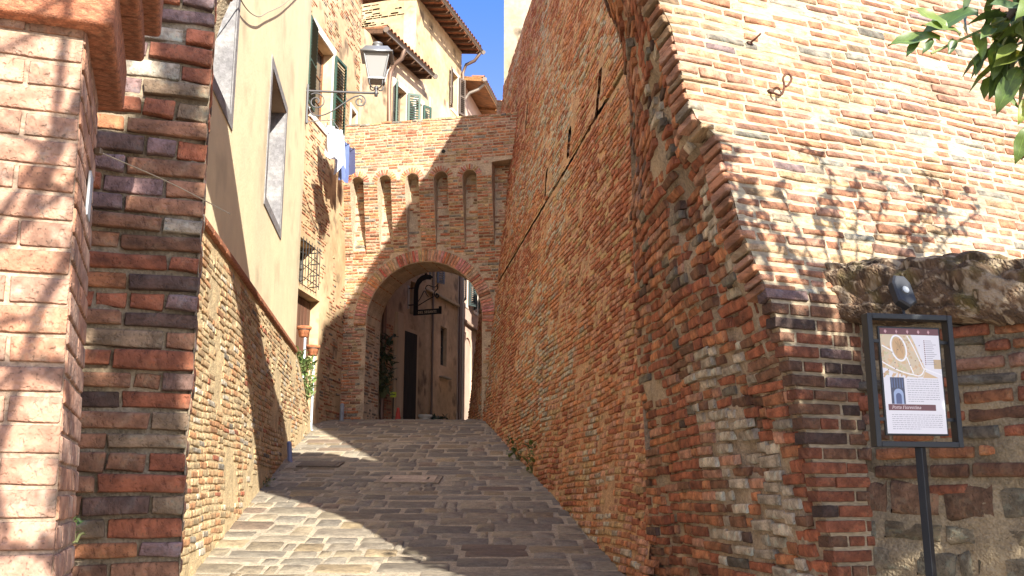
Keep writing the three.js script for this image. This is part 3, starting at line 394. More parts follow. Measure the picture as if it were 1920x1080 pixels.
// ------------------------------------------------------------------ brick gate across the lane
{
  const g = thing('brick_gate', 'brick gate with one round arch and a row of corbel niches across the lane', 'gate', -3.969, 21.636, plan(0.982, -0.187));
  const cx = 2.035, cy = 3.83, R = 1.335, top = 8.42, P0 = 0.36, mort = mortarMat([0.57, 0.44, 0.31]);
  const open = [[cx - R, 0.8], [cx - R, cy]]; for (let i = 1; i < 24; i++) { const a = Math.PI * (1 - i / 24); open.push([cx + R * Math.cos(a), cy + R * Math.sin(a)]); } open.push([cx + R, cy], [cx + R, 0.8]);
  const outline = [[-0.9, 0.8], ...open, [4.9, 0.8], [4.9, 8.3], [-0.9, 8.3]];
  add(g, 'wall', extrude(outline, 1.0).translate(0, 0, -1.008), mort);
  const niches = [[0.35, 0.66], [1.0, 1.31], [1.655, 1.965], [2.315, 2.64], [2.98, 3.30]], spring = 6.99;
  const lowEdge = [[-0.25, spring]];
  for (const [a, b] of niches) { const r = (b - a) / 2; for (let i = 0; i <= 10; i++) { const t = Math.PI * (1 - i / 10); lowEdge.push([(a + b) / 2 + r * Math.cos(t), spring + r * Math.sin(t)]); } }
  lowEdge.push([3.65, spring], [3.65, 7.30], [4.30, 7.36], [4.9, 7.36], [4.9, top - 0.012], [-0.25, top - 0.012]);
  add(g, 'parapet', extrude(lowEdge, P0 + 0.3).translate(0, 0, -0.305), mort);
  // tapering corbels between the niches
  const corb = [[-0.2, 0.35], [0.66, 1.0], [1.31, 1.655], [1.965, 2.315], [2.64, 2.98], [3.30, 3.65]], lowC = 5.42;
  const out = (y) => P0 * Math.pow(clamp((y - lowC) / (spring - lowC)), 0.85) + 0.015;
  for (const [a, b] of corb) { const pr = []; for (let i = 0; i <= 10; i++) { const y = lerp(lowC, spring + 0.01, i / 10); pr.push([out(y) - 0.008, y]); } pr.push([-0.1, spring + 0.01], [-0.1, lowC]); add(g, 'corbel', extrude(pr, b - a).rotateY(-Math.PI / 2).translate(b, 0, 0), mort); }
  const tone = pick({ orange: 4, buff: 2.4, pink: 5, red: 1.8, grey: 0.8, brown: 1 });
  const all = [];
  const ringOut = R + 0.30, flat = (s, y) => [s, y, 0];
  all.push(...bricks(flat, { seed: 701, kit: 'crisp', course: 0.0685, y0: 1.5, y1: 7.3, s0: -0.1, s1: 4.4, heads: 0.35, lenVar: 0.3, joint: 0.017, proud: 0.006, proudVar: 0.018, thin: 0.2, tilt: 0.025, yaw: 0.04, wave: 0.03, miss: 0.012, tone, toneVar: 0.45, mask: (s, y, l) => { if (y < cy) { if (Math.abs(s - cx) < R + l / 2) return false; } else if (Math.hypot(s - cx, y - cy) < ringOut + l * 0.30) return false; return !corb.some(([a, b]) => y > lowC + 0.05 && s > a - l * 0.3 && s < b + l * 0.3); } }));
  all.push(...bricks((s, y) => [s, y, P0], { seed: 702, kit: 'crisp', course: 0.0685, y0: 6.99, y1: top - 0.03, s0: -0.24, s1: 4.7, heads: 0.35, lenVar: 0.3, joint: 0.018, proud: 0.004, proudVar: 0.012, thin: 0.22, tilt: 0.025, wave: 0.05, tone, toneVar: 0.45, mask: (s, y, l) => !niches.some(([a, b]) => Math.hypot(s - (a + b) / 2, y - spring) < (b - a) / 2 + 0.15 + l * 0.25) && !(s > 3.6 - l / 2 && y < 7.42) && !(Math.abs(s - 2.53) < 0.09 + l / 2 && Math.abs(y - 7.62) < 0.05) }));
  for (const [a, b] of corb) all.push(...bricks((s, y) => [s, y, out(y)], { seed: 710 + Math.round(a * 10), kit: 'crisp', course: 0.0685, y0: lowC, y1: spring, s0: a, s1: b, flush: true, heads: 0.3, joint: 0.018, proud: 0.004, proudVar: 0.016, thin: 0.2, tone, toneVar: 0.45 }));
  lay(g, all, { seen: (x, y) => y > 215 });
  // arch rings
  const ring = (X, Y, r0, len, z, n, from = 0, to = Math.PI, seed = 1) => { const q = rng(seed), res = []; for (let i = 0; i < n; i++) { const a = lerp(from, to, (i + 0.5) / n), k = KIT.crisp.long[i % 6], w = (to - from) / n * (r0 + len / 2) - 0.016; const m = new THREE.Matrix4().makeRotationZ(a); m.scale(new THREE.Vector3(len / k.userData.l, w / k.userData.h, 1)); m.setPosition(X + (r0 + len / 2) * Math.cos(a), Y + (r0 + len / 2) * Math.sin(a), z + (q() - 0.5) * 0.008); res.push({ m, g: k, l: len, h: w, c: [C.orange, C.pink, C.red, C.pink][Math.floor(q() * 4)].map((x) => x * (0.85 + 0.15 * Math.floor(q() * 3))) }); } return res; };
  lay(g, ring(cx, cy, R + 0.012, 0.27, 0.012, 66, -0.06, Math.PI + 0.06, 3), { name: 'arch_brick', most: 100 });
  for (const [a, b] of niches) lay(g, ring((a + b) / 2, spring, (b - a) / 2 + 0.008, 0.125, P0 + 0.006, 13, 0.02, Math.PI - 0.02, Math.round(a * 50)), { name: 'niche_brick' });
  // soffit and reveal brickwork of the passage
  const reveal = [];
  for (const [sx, sg] of [[cx - R, 1], [cx + R, -1]]) reveal.push(...bricks((s, y) => sg > 0 ? [sx, y, -s] : [sx, y, -1 + s], { seed: 730 + sg, kit: 'worn', course: 0.0685, y0: 1.5, y1: cy, s0: 0.01, s1: 0.98, flush: true, heads: 0.4, joint: 0.016, proud: 0.002, proudVar: 0.016, tone: pick({ orange: 2, grey: 3, buff: 2, brown: 2 }), toneVar: 0.4 }));
  for (let i = 0; i < 60; i++) { const a = Math.PI * (i + 0.5) / 60; for (let j = 0; j < 4; j++) { const m = new THREE.Matrix4().makeBasis(new THREE.Vector3(0, 0, 1), new THREE.Vector3(-Math.sin(a), Math.cos(a), 0), new THREE.Vector3(-Math.cos(a), -Math.sin(a), 0)); m.scale(new THREE.Vector3(0.92, 1.06, 1)); m.setPosition(cx + R * Math.cos(a), cy + R * Math.sin(a), -0.125 - j * 0.25); reveal.push({ m, g: KIT.worn.long[(i + j) % 6], l: 0.23, h: 0.055, c: (i * 7 + j * 3) % 3 ? C.orange : C.red }); } }
  lay(g, reveal, { most: 60, name: 'reveal_brick', rest: 'reveal_brickwork' });
  lay(g, bricks((s, y) => [s, top, P0 - y], { seed: 740, course: 0.13, y0: -0.02, y1: 0.6, s0: -0.24, s1: 4.7, heads: 0.3, proud: 0.012, proudVar: 0.03, tone: pick({ orange: 1, grey: 2, buff: 2 }) }), { most: 0, rest: 'parapet_top_bricks' });
  add(g, 'putlog_hole', new THREE.CylinderGeometry(0.045, 0.045, 0.02, 12).rotateX(Math.PI / 2), M([0.02, 0.018, 0.015]), [2.53, 7.62, P0 + 0.0005]);
  settle(g, 1.55);
}

// ------------------------------------------------------------------ house fronts
// window in a facade: reveal is cut in the wall; this adds frame, panes and glazing bars
function windowUnit(g, s0, s1, y0, y1, z, mat, bars = 1, rows = 2) {
  const w = s1 - s0, h = y1 - y0, t = 0.06, f = add(g, 'window', extrude(rect(s0, s1, y0, y1), 0.05, [rect(s0 + t, s1 - t, y0 + t, y1 - t)]), mat, [0, 0, z]);
  const iw = w - 2 * t, ih = h - 2 * t, cw = iw / (bars + 1), rh = ih / rows;
  for (let i = 0; i <= bars; i++) for (let j = 0; j < rows; j++) box(f, 'pane', cw - 0.012, rh - 0.012, 0.008, glassMat, s0 + t + (i + 0.5) * cw, y0 + t + (j + 0.5) * rh, 0.018);
  for (let i = 1; i <= bars; i++) box(f, 'mullion', 0.05, ih, 0.04, mat, s0 + t + i * cw, (y0 + y1) / 2, 0.027);
  for (let j = 1; j < rows; j++) box(f, 'glazing_bar', iw, 0.03, 0.026, mat, (s0 + s1) / 2, y0 + t + j * rh, 0.0245);
  return f;
}
function shutter(g, w, h, hingeX, y, angle, mat, side, z = 0.04) { // hinged on hingeX, opened by angle
  const n = Math.max(8, Math.round(h / 0.075)), t = 0.06; const f = add(g, 'shutter', extrude(rect(0, w, 0, h), 0.035, [rect(t, w - t, t, h / 2 - t / 2), rect(t, w - t, h / 2 + t / 2, h - t)]), mat, [hingeX, y, z]);
  for (let i = 0; i < n; i++) { const yy = t + (i + 0.5) * (h - 2 * t) / n; if (Math.abs(yy - h / 2) < t * 0.6) continue; box(f, 'slat', w - 2 * t, 0.008, 0.10, mat, w / 2, yy, 0.017).rotation.x = 0.7; }
  f.rotation.y = side > 0 ? -angle : Math.PI + angle; return f;
}
const shutterGreen = M([0.035, 0.075, 0.055], { roughness: 0.6 }), greyStone = stoneMat([0.29, 0.29, 0.305], 0.7), gutterMat = metal([0.26, 0.22, 0.19], 0.55), pipeMat = metal([0.33, 0.29, 0.25], 0.5);
function roofOver(g, s0, s1, y, over, mat, o = {}) { // eave: boarding, rafters, tile edge and half-round gutter along a facade at height y
  const L = s1 - s0, pitch = 0.28, back = o.back ?? 3.2;
  const eave = add(g, 'roof', metricBox(L + 0.1, 0.05, over + back), o.board ?? woodMat([0.30, 0.16, 0.09]), [(s0 + s1) / 2, y + 0.12 + (back - over) / 2 * pitch * 0.5 + 0.0, (over - back) / 2]); eave.rotation.x = pitch * 0.55;
  const n = Math.round(L / (o.step ?? 0.45));
  for (let i = 0; i <= n; i++) { const b = box(g, 'rafter', 0.09, 0.11, over + 0.45, o.rafter ?? woodMat([0.20, 0.11, 0.07]), s0 + i * L / n, y + 0.02, (over - 0.45) / 2); b.rotation.x = pitch * 0.55; }
  const tg = new THREE.CylinderGeometry(0.075, 0.09, 0.42, 10, 1, true, -Math.PI / 2, Math.PI).rotateX(-Math.PI / 2), k = Math.floor(L / 0.2);
  for (let i = 0; i < k; i++) { const t = add(g, 'roof_tile', tg, terracotta, [s0 + (i + 0.5) * L / k, y + 0.145 - 0.1 * over, over - 0.16]); t.rotation.x = pitch * 0.55; }
  if (o.gutter !== false) { const gt = new THREE.CylinderGeometry(0.075, 0.075, L + 0.15, 12, 1, true, 0, Math.PI).rotateZ(Math.PI / 2); gt.rotateX(Math.PI / 2 + Math.PI); add(g, 'gutter', gt, gutterMat, [(s0 + s1) / 2, y + 0.03 - 0.14 * over, over + 0.09]); const gc = new THREE.CylinderGeometry(0.078, 0.078, 0.012, 12).rotateZ(Math.PI / 2); add(g, 'gutter_end', gc, gutterMat, [s0 - 0.07, y + 0.03 - 0.14 * over, over + 0.09]); add(g, 'gutter_end', gc, gutterMat, [s1 + 0.07, y + 0.03 - 0.14 * over, over + 0.09]); }
}
// yellow plastered house above the retaining wall
{
  const g = thing('yellow_house', 'smooth yellow plastered house on the left above the retaining wall', 'house', -1.877 - 0.1128 * 3.0, 3.0, plan(LU[0], LU[1]));
  const S = (d) => (d - 3.0) / 0.9937, end = S(16.7);
  const holes = [rect(S(12.3), S(13.9), 3.86, 5.72), rect(S(7.9), S(9.58), 3.9, 6.4)];
  const wall = plasterMat([0.80, 0.71, 0.46]);
  add(g, 'front_wall', extrude(rect(0, end, 2.38, 12.4), 0.55, holes).translate(0, 0, -0.55), wall);
  add(g, 'far_wall', metricBox(0.4, 14, 5.4).translate(end - 0.203, 5.4, -3.26), wall);
  add(g, 'near_wall', metricBox(0.4, 14, 5.4).translate(0.203, 5.4, -3.26), wall);
  add(g, 'back_wall', metricBox(end, 14, 0.3).translate(end / 2, 5.4, -6.1), wall);
  add(g, 'upper_floor', metricBox(end - 0.9, 0.2, 5.2).translate(end / 2, 3.2, -3.3), woodMat([0.2, 0.12, 0.07]));
  // roof with a short eave, above the picture
  add(g, 'roof', metricBox(end + 0.4, 0.14, 6.6).translate(end / 2, 12.5, -3.0), terracotta);
  for (const [a, b, y0, y1] of [[S(12.3), S(13.9), 3.86, 5.72], [S(7.9), S(9.58), 3.9, 6.4]]) {
    const t = 0.12, e = 0.012;
    add(g, 'stone_surround', extrude(rect(a - t, b + t, y0 - t, y1 + t), 0.012, [rect(a + e, b - e, y0 + e, y1 - e)]), greyStone, [0, 0, 0.001]);
    box(g, 'reveal', 0.03, y1 - y0, 0.5, greyStone, b - 0.0155, (y0 + y1) / 2, -0.252);
    box(g, 'reveal', 0.03, y1 - y0, 0.5, greyStone, a + 0.0155, (y0 + y1) / 2, -0.252);
    box(g, 'window_head', b - a - 0.064, 0.03, 0.5, plasterMat([0.52, 0.38, 0.24]), (a + b) / 2, y1 - 0.016, -0.252);
    box(g, 'window_sill', b - a - 0.064, 0.03, 0.5, greyStone, (a + b) / 2, y0 + 0.016, -0.252);
    windowUnit(g, a + 0.032, b - 0.032, y0 + 0.032, y1 - 0.032, -0.34, M([0.16, 0.18, 0.19], { roughness: 0.5 }), 1, 2);
  }
  settle(g, groundY(3));
}
// older house beside the gate: patchy plaster over brick
const cos7 = Math.cos(0.1222), sin7 = Math.sin(0.1222);
{
  const g = thing('patchy_house', 'older house beside the gate, ochre plaster fallen away to bare brick', 'house', -3.85 - sin7 * 4.2, 21.3 - cos7 * 4.2, plan(sin7, cos7));
  const o = 4.2, wall = plasterMat([0.64, 0.50, 0.29], oldPlasterTex), end = o + 0.95;
  const holes = [rect(o - 2.45, o - 1.22, 7.75, 9.62), rect(o - 2.85, o - 1.80, 4.12, 5.02), rect(o - 2.75, o - 1.40, 1.0, 3.98), rect(o + 0.32, o + 0.72, 8.2, 9.0)];
  add(g, 'front_wall', extrude(rect(0, end, 0.7, 13.6), 0.45, holes).translate(0, 0, -0.45), wall);
  add(g, 'far_wall', metricBox(0.4, 12.9, 5).translate(end - 0.2, 7.15, -2.96), wall);
  add(g, 'near_wall', metricBox(0.4, 12.9, 5).translate(0.2, 7.15, -2.96), wall);
  add(g, 'back_wall', metricBox(end, 12.9, 0.3).translate(end / 2, 7.15, -5.62), wall);
  add(g, 'floor', metricBox(end - 0.82, 0.2, 4.9).translate(end / 2, 6.4, -2.96), woodMat([0.2, 0.12, 0.07]));
  roofOver(g, 0, end, 13.6, 0.6, terracotta);
  const bare = (s, y) => fbm(s * 1.1, y * 0.8, 81, 4) + 0.22 * clamp((3.9 - y) * 0.7) + 0.10 * clamp((y - 9) * 0.5) + 0.06 * clamp(1 - Math.abs(y - 6.1) * 0.8);
  lay(g, bricks((s, y) => [s, y, 0], { seed: 801, course: 0.069, y0: 1.2, y1: 13.4, s0: 0.02, s1: end - 0.02, flush: true, heads: 0.4, lenVar: 0.3, joint: 0.019, proud: 0.002, proudVar: 0.024, thin: 0.25, yaw: 0.08, tilt: 0.05, tone: pick({ orange: 4, buff: 4, pink: 2, red: 2, grey: 1 }), toneVar: 0.45, mask: (s, y, l) => bare(s, y) > 0.50 && !holes.some((h) => s > h[0][0] - 0.16 - l / 2 && s < h[1][0] + 0.16 + l / 2 && y > h[0][1] - 0.12 && y < h[2][1] + 0.16) }), { most: 200, seen: (x, y) => x > 560 && x < 680 });
  // big window with open shutters
  add(g, 'window_surround', extrude(rect(o - 2.6, o - 1.07, 7.62, 9.8), 0.03, [rect(o - 2.452, o - 1.218, 7.748, 9.622)]), plasterMat([0.78, 0.74, 0.66]), [0, 0, 0.001]);
  windowUnit(g, o - 2.45, o - 1.22, 7.75, 9.62, -0.26, woodMat([0.36, 0.18, 0.09]), 1, 3);
  shutter(g, 0.62, 1.87, o - 1.2, 7.75, 0.10, shutterGreen, 1, 0.05);
  shutter(g, 0.62, 1.87, o - 2.47, 7.75, 0.10, shutterGreen, -1, 0.08);
  // barred window
  windowUnit(g, o - 2.85, o - 1.80, 4.12, 5.02, -0.3, woodMat([0.2, 0.2, 0.2]), 2, 2);
  const iron = metal([0.05, 0.05, 0.05], 0.6), grille = add(g, 'window_grille', tube([[o - 2.84, 4.2, 0.10], [o - 1.81, 4.2, 0.10]], 0.009, 2, 6), iron);
  for (let i = 1; i < 4; i++) add(grille, 'bar', tube([[o - 2.84, 4.2 + i * 0.24, 0.10], [o - 1.81, 4.2 + i * 0.24, 0.10]], 0.009, 2, 6), iron);
  for (let i = 0; i < 4; i++) { add(grille, 'bar', tube([[o - 1.81, 4.2 + i * 0.24, 0.10], [o - 1.81, 4.2 + i * 0.24, -0.1]], 0.009, 2, 6), iron); add(grille, 'bar', tube([[o - 2.84, 4.2 + i * 0.24, 0.10], [o - 2.84, 4.2 + i * 0.24, -0.1]], 0.009, 2, 6), iron); }
  for (let i = 0; i <= 6; i++) add(grille, 'bar', tube([[o - 2.84 + i * 0.1717, 4.14, 0.10], [o - 2.84 + i * 0.1717, 5.0, 0.10]], 0.009, 2, 6), iron);
  // plank door
  const door = add(g, 'door', metricBox(1.35, 2.96, 0.03), woodMat([0.16, 0.085, 0.06]), [o - 2.075, 2.49, -0.24]);
  for (let i = 0; i < 7; i++) box(door, 'plank', 0.18, 2.9, 0.03, woodMat([0.22 + 0.02 * (i % 3), 0.12, 0.085]), -0.579 + i * 0.193, 0, 0.032, 0.004);
  box(door, 'door_knob', 0.05, 0.05, 0.06, metal([0.25, 0.2, 0.1]), 0.45, -0.2, 0.075, 0.015);
  add(g, 'small_shutter', metricBox(0.36, 0.76, 0.03), shutterGreen, [o + 0.52, 8.6, -0.1]);
  add(g, 'small_surround', extrude(rect(o + 0.22, o + 0.82, 8.1, 9.1), 0.02, [rect(o + 0.322, o + 0.718, 8.202, 8.998)]), plasterMat([0.75, 0.71, 0.62]), [0, 0, 0.001]);
  settle(g, 0.7);
}
// row of houses beyond the gate, where the lane bends right
function rowHouse(name, label, X, d, deg, L, y0, y1, depth, wallM, holes, shadedLowM) {
  const a = deg * Math.PI / 180, g = thing(name, label, 'house', X, d, plan(Math.sin(a), Math.cos(a)));
  const up = shadedLowM ? 7.6 : y0; if (shadedLowM) add(g, 'ground_floor_wall', extrude(rect(0, L, y0, up), 0.41, holes.filter((h) => h[0][1] < up)).translate(0, 0, -0.41), shadedLowM);  // lower storey in darker plaster: shade behind the gate put into its colour
  add(g, 'front_wall', extrude(rect(0, L, up, y1), 0.4, holes.filter((h) => h[0][1] >= up || !shadedLowM)).translate(0, 0, -0.4), wallM);
  add(g, 'near_wall', metricBox(0.35, y1 - y0, depth - 0.7).translate(0.176, (y0 + y1) / 2, -0.402 - (depth - 0.7) / 2), wallM);
  add(g, 'far_wall', metricBox(0.35, y1 - y0, depth - 0.7).translate(L - 0.176, (y0 + y1) / 2, -0.402 - (depth - 0.7) / 2), wallM);
  add(g, 'back_wall', metricBox(L, y1 - y0, 0.3).translate(L / 2, (y0 + y1) / 2, -depth + 0.15), wallM);
  add(g, 'floor', metricBox(L - 0.72, 0.2, depth - 0.75).translate(L / 2, (y0 + y1) / 2 - 0.4, -depth / 2 - 0.03), woodMat([0.2, 0.12, 0.07]));
  return g;
}
function surround(g, h, t, mat, z = 0.02) { add(g, 'window_surround', extrude(rect(h[0] - t, h[1] + t, h[2] - t, h[3] + t), z, [rect(h[0] + 0.003, h[1] - 0.003, h[2] + 0.003, h[3] - 0.003)]), mat, [0, 0, 0.001]); }
function arched(x0, x1, y0, y1) { const r = (x1 - x0) / 2, p = [[x0, y0], [x1, y0], [x1, y1 - r]]; for (let i = 1; i < 12; i++) { const t = Math.PI * i / 12; p.push([(x0 + x1) / 2 + r * Math.cos(t), y1 - r + r * Math.sin(t)]); } p.push([x0, y1 - r]); return p; }
function downpipe(g, pts, r = 0.045, m = pipeMat) { return add(g, 'downpipe', tube(pts, r, 40, 8), m); }
const paleTrim = plasterMat([0.74, 0.68, 0.57]);
{
  const wins = [[1.78, 2.42, 9.0, 10.7], [3.0, 3.4, 9.3, 10.75]], door = [2.62, 3.34, 1.4, 4.05];
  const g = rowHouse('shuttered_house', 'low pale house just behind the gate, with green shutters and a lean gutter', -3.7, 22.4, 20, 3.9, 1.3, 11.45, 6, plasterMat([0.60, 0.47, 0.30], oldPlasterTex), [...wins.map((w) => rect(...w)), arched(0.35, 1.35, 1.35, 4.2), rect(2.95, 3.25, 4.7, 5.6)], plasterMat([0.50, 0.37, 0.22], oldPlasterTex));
  roofOver(g, 0.35, 3.2, 11.5, 0.38, terracotta, { board: woodMat([0.40, 0.20, 0.11]), back: 2.6, step: 0.5 });
  roofOver(g, -0.9, 0.1, 12.5, 0.45, terracotta, { board: woodMat([0.40, 0.20, 0.11]), back: 2.6, step: 0.5 });
  for (const w of wins) { surround(g, w, 0.14, paleTrim); windowUnit(g, w[0], w[1], w[2], w[3], -0.22, woodMat([0.3, 0.25, 0.2]), 1, 3); }
  shutter(g, 0.36, 1.7, 1.77, 9.0, 0.5, shutterGreen, -1, 0.06); shutter(g, 0.36, 1.7, 2.43, 9.0, 0.9, shutterGreen, 1, 0.04); shutter(g, 0.3, 1.45, 3.41, 9.3, 0.4, shutterGreen, 1, 0.04);
  downpipe(g, [[1.35, 11.42, 0.45], [1.35, 11.2, 0.4], [1.36, 10.95, 0.10], [1.36, 9, 0.08], [1.36, 5, 0.08], [1.36, 1.6, 0.08]], 0.06, metal([0.20, 0.13, 0.10], 0.6));
  box(g, 'doorway_panel', 1.0, 2.9, 0.05, woodMat([0.05, 0.045, 0.04]), 0.85, 2.8, -0.36);
  box(g, 'door', 0.72, 2.6, 0.04, M([0.045, 0.036, 0.03], { roughness: 1, map: woodTex }), 2.98, 2.9, 0.022, 0.008);
  surround(g, [2.61, 3.35, 1.5, 4.2], 0.1, plasterMat([0.52, 0.38, 0.24]), 0.03);
  windowUnit(g, 2.95, 3.25, 4.7, 5.6, -0.2, woodMat([0.12, 0.12, 0.12]), 0, 2);
  box(g, 'pilaster', 0.34, 3.0, 0.09, plasterMat([0.55, 0.42, 0.27]), 2.24, 3.1, 0.046, 0.01); box(g, 'pilaster_base', 0.44, 0.5, 0.12, stoneMat([0.35, 0.28, 0.19]), 2.24, 1.7, 0.061, 0.015);
  lay(g, bricks((s, y) => [s, y, 0], { seed: 851, course: 0.07, y0: 1.5, y1: 4.2, s0: 1.5, s1: 2.0, flush: true, heads: 0.4, joint: 0.016, proud: 0.004, proudVar: 0.016, tone: pick({ orange: 3, red: 3, brown: 2 }), mask: (s, y) => fbm(s * 2, y * 1.4, 88, 3) + 0.1 * (3 - y) * 0.5 > 0.42 }), { most: 0, rest: 'bare_brickwork' });
  settle(g, 1.4);
}
{
  const wins = [[2.95, 3.5, 12.0, 13.25], [0.55, 1.05, 10.6, 11.5]], low = [2.35, 2.85, 3.75, 4.9];
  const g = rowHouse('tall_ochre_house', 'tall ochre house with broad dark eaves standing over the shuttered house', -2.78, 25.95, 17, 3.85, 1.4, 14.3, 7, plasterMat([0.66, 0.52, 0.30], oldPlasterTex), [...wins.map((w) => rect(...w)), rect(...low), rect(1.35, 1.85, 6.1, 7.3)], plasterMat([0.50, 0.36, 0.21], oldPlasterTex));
  roofOver(g, -0.1, 3.9, 14.3, 0.62, terracotta, { step: 0.42, back: 4.5, board: terracotta });
  for (const w of wins) { surround(g, w, 0.1, paleTrim); windowUnit(g, ...w, -0.2, woodMat([0.3, 0.25, 0.2]), 1, 2); }
  windowUnit(g, ...low, -0.16, woodMat([0.1, 0.09, 0.08]), 0, 2); windowUnit(g, 1.35, 1.85, 6.1, 7.3, -0.2, woodMat([0.25, 0.27, 0.3]), 1, 2);
  shutter(g, 0.30, 1.25, 2.94, 12.0, 0.25, M([0.10, 0.075, 0.06]), -1, 0.05); shutter(g, 0.30, 1.25, 3.51, 12.0, 0.35, M([0.10, 0.075, 0.06]), 1, 0.04);
  shutter(g, 0.3, 1.2, 1.86, 6.1, 0.4, M([0.10, 0.11, 0.13]), 1, 0.04);
  box(g, 'window_ledge', 0.7, 0.05, 0.14, stoneMat([0.4, 0.34, 0.26]), 2.6, 3.4, 0.072, 0.01); box(g, 'string_course', 3.4, 0.08, 0.09, stoneMat([0.42, 0.33, 0.22]), 2.0, 5.75, 0.046, 0.012);
  downpipe(g, [[3.8, 14.15, 0.66], [3.8, 13.95, 0.55], [3.8, 13.75, 0.12], [3.8, 13, 0.08], [3.8, 8, 0.08], [3.8, 1.7, 0.08]], 0.055, metal([0.17, 0.12, 0.10], 0.6));
  downpipe(g, [[1.55, 7, 0.06], [1.55, 4, 0.06], [1.55, 1.7, 0.06]], 0.035, metal([0.15, 0.11, 0.09], 0.6));
  const gable = (s, y) => [0.0, y, -6.6 + s];
  lay(g, bricks((s, y) => [0, y, -s], { seed: 861, course: 0.07, y0: 9, y1: 14.2, s0: 0.1, s1: 5, heads: 0.4, joint: 0.02, proud: 0.004, proudVar: 0.02, thin: 0.25, tone: pick({ orange: 4, buff: 5, pink: 1 }), mask: (s, y) => fbm(s * 1.1, y * 0.9, 95, 4) > 0.56 }).map((it) => { it.m.premultiply(new THREE.Matrix4().makeScale(-1, 1, 1)); return it; }), { most: 0, rest: 'bare_brickwork' });
  settle(g, 1.5);
}
{
  const arch = arched(0.62, 1.62, 1.4, 4.95), wins = [[0.5, 1.15, 6.0, 7.4], [2.0, 2.6, 6.0, 7.4]];
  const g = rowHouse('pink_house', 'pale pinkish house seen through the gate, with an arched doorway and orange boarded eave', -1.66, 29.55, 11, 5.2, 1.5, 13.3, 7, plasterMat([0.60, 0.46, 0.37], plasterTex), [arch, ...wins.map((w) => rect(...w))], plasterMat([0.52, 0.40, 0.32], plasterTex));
  roofOver(g, 0.05, 5.1, 13.3, 0.7, terracotta, { board: woodMat([0.48, 0.24, 0.09]), rafter: woodMat([0.48, 0.24, 0.09]), step: 2.5, back: 4 });
  for (const w of wins) { surround(g, w, 0.1, paleTrim); windowUnit(g, ...w, -0.2, woodMat([0.5, 0.5, 0.5]), 1, 2); shutter(g, 0.32, 1.4, w[0] - 0.01, 6.0, 0.5, M([0.03, 0.045, 0.045]), -1, 0.05); shutter(g, 0.32, 1.4, w[1] + 0.01, 6.0, 0.5, M([0.03, 0.045, 0.045]), 1, 0.04); }
  add(g, 'arch_surround', extrude(arched(0.42, 1.82, 1.45, 5.15), 0.04, [arched(0.625, 1.615, 1.5, 4.945)]), plasterMat([0.66, 0.47, 0.36]), [0, 0, 0.001]);
  add(g, 'door', metricBox(1.0, 3.5, 0.06), plasterMat([0.50, 0.47, 0.48]), [1.12, 3.2, -0.35]);
  box(g, 'string_course', 4.8, 0.09, 0.1, stoneMat([0.45, 0.33, 0.26]), 2.6, 5.4, 0.051, 0.012);
  downpipe(g, [[0.25, 13.2, 0.74], [0.25, 13.0, 0.5], [0.25, 12.8, 0.1], [0.25, 8, 0.08], [0.25, 1.8, 0.08]], 0.05);
  settle(g, 1.6);
}
{
  const g = rowHouse('far_house', 'farthest ochre house under dark eaves at the end of the row', -1.2, 38.0, 14, 8, 2, 15.9, 8, plasterMat([0.66, 0.50, 0.27], plasterTex), [rect(2.2, 2.9, 12.6, 14.0)]);
  roofOver(g, 0, 8, 15.9, 0.9, terracotta, { step: 0.5, back: 5 }); windowUnit(g, 2.2, 2.9, 12.6, 14.0, -0.2, woodMat([0.3, 0.2, 0.15]), 1, 2); surround(g, [2.2, 2.9, 12.6, 14.0], 0.12, paleTrim);
  settle(g, 2);
}
{
  const g = thing('cream_tower', 'plain cream tower rising behind the top of the town wall', 'tower', -0.31, 35, 0);
  const wall = plasterMat([0.46, 0.40, 0.28], oldPlasterTex);
  add(g, 'wall', metricBox(6, 18, 6).translate(3, 11, -3), wall); box(g, 'cornice', 5.9, 0.3, 5.9, stoneMat([0.5, 0.42, 0.3]), 3.05, 20.15, -3.05, 0.05); add(g, 'roof', new THREE.ConeGeometry(4.1, 1.4, 4).rotateY(Math.PI / 4), terracotta, [3.1, 21.0, -3.1]);
  box(g, 'base_course', 6.1, 1.0, 6.1, stoneMat([0.4, 0.33, 0.24]), 3, 2.4, -3, 0.05);
  settle(g, 1.9);
}
// house on the right of the lane beyond the gate: hidden by the town wall, it keeps the lane behind the arch in shade
{
  const g = thing('right_side_house', 'plain house beyond the gate hidden behind the far end of the town wall', 'house', 1.5, 25.6, 0);
  const wall = plasterMat([0.62, 0.48, 0.31], oldPlasterTex);
  add(g, 'wall', metricBox(4, 8.0, 8.6).translate(2, 5.3, -4.3), wall); add(g, 'roof', metricBox(4.3, 0.16, 8.9).translate(2, 9.39, -4.3), terracotta);
  for (const q of [2, 4.4, 6.8]) box(g, 'window', 0.05, 1.3, 0.8, shutterGreen, -0.026, 6, -q, 0.01);
  settle(g, 1.6);
}
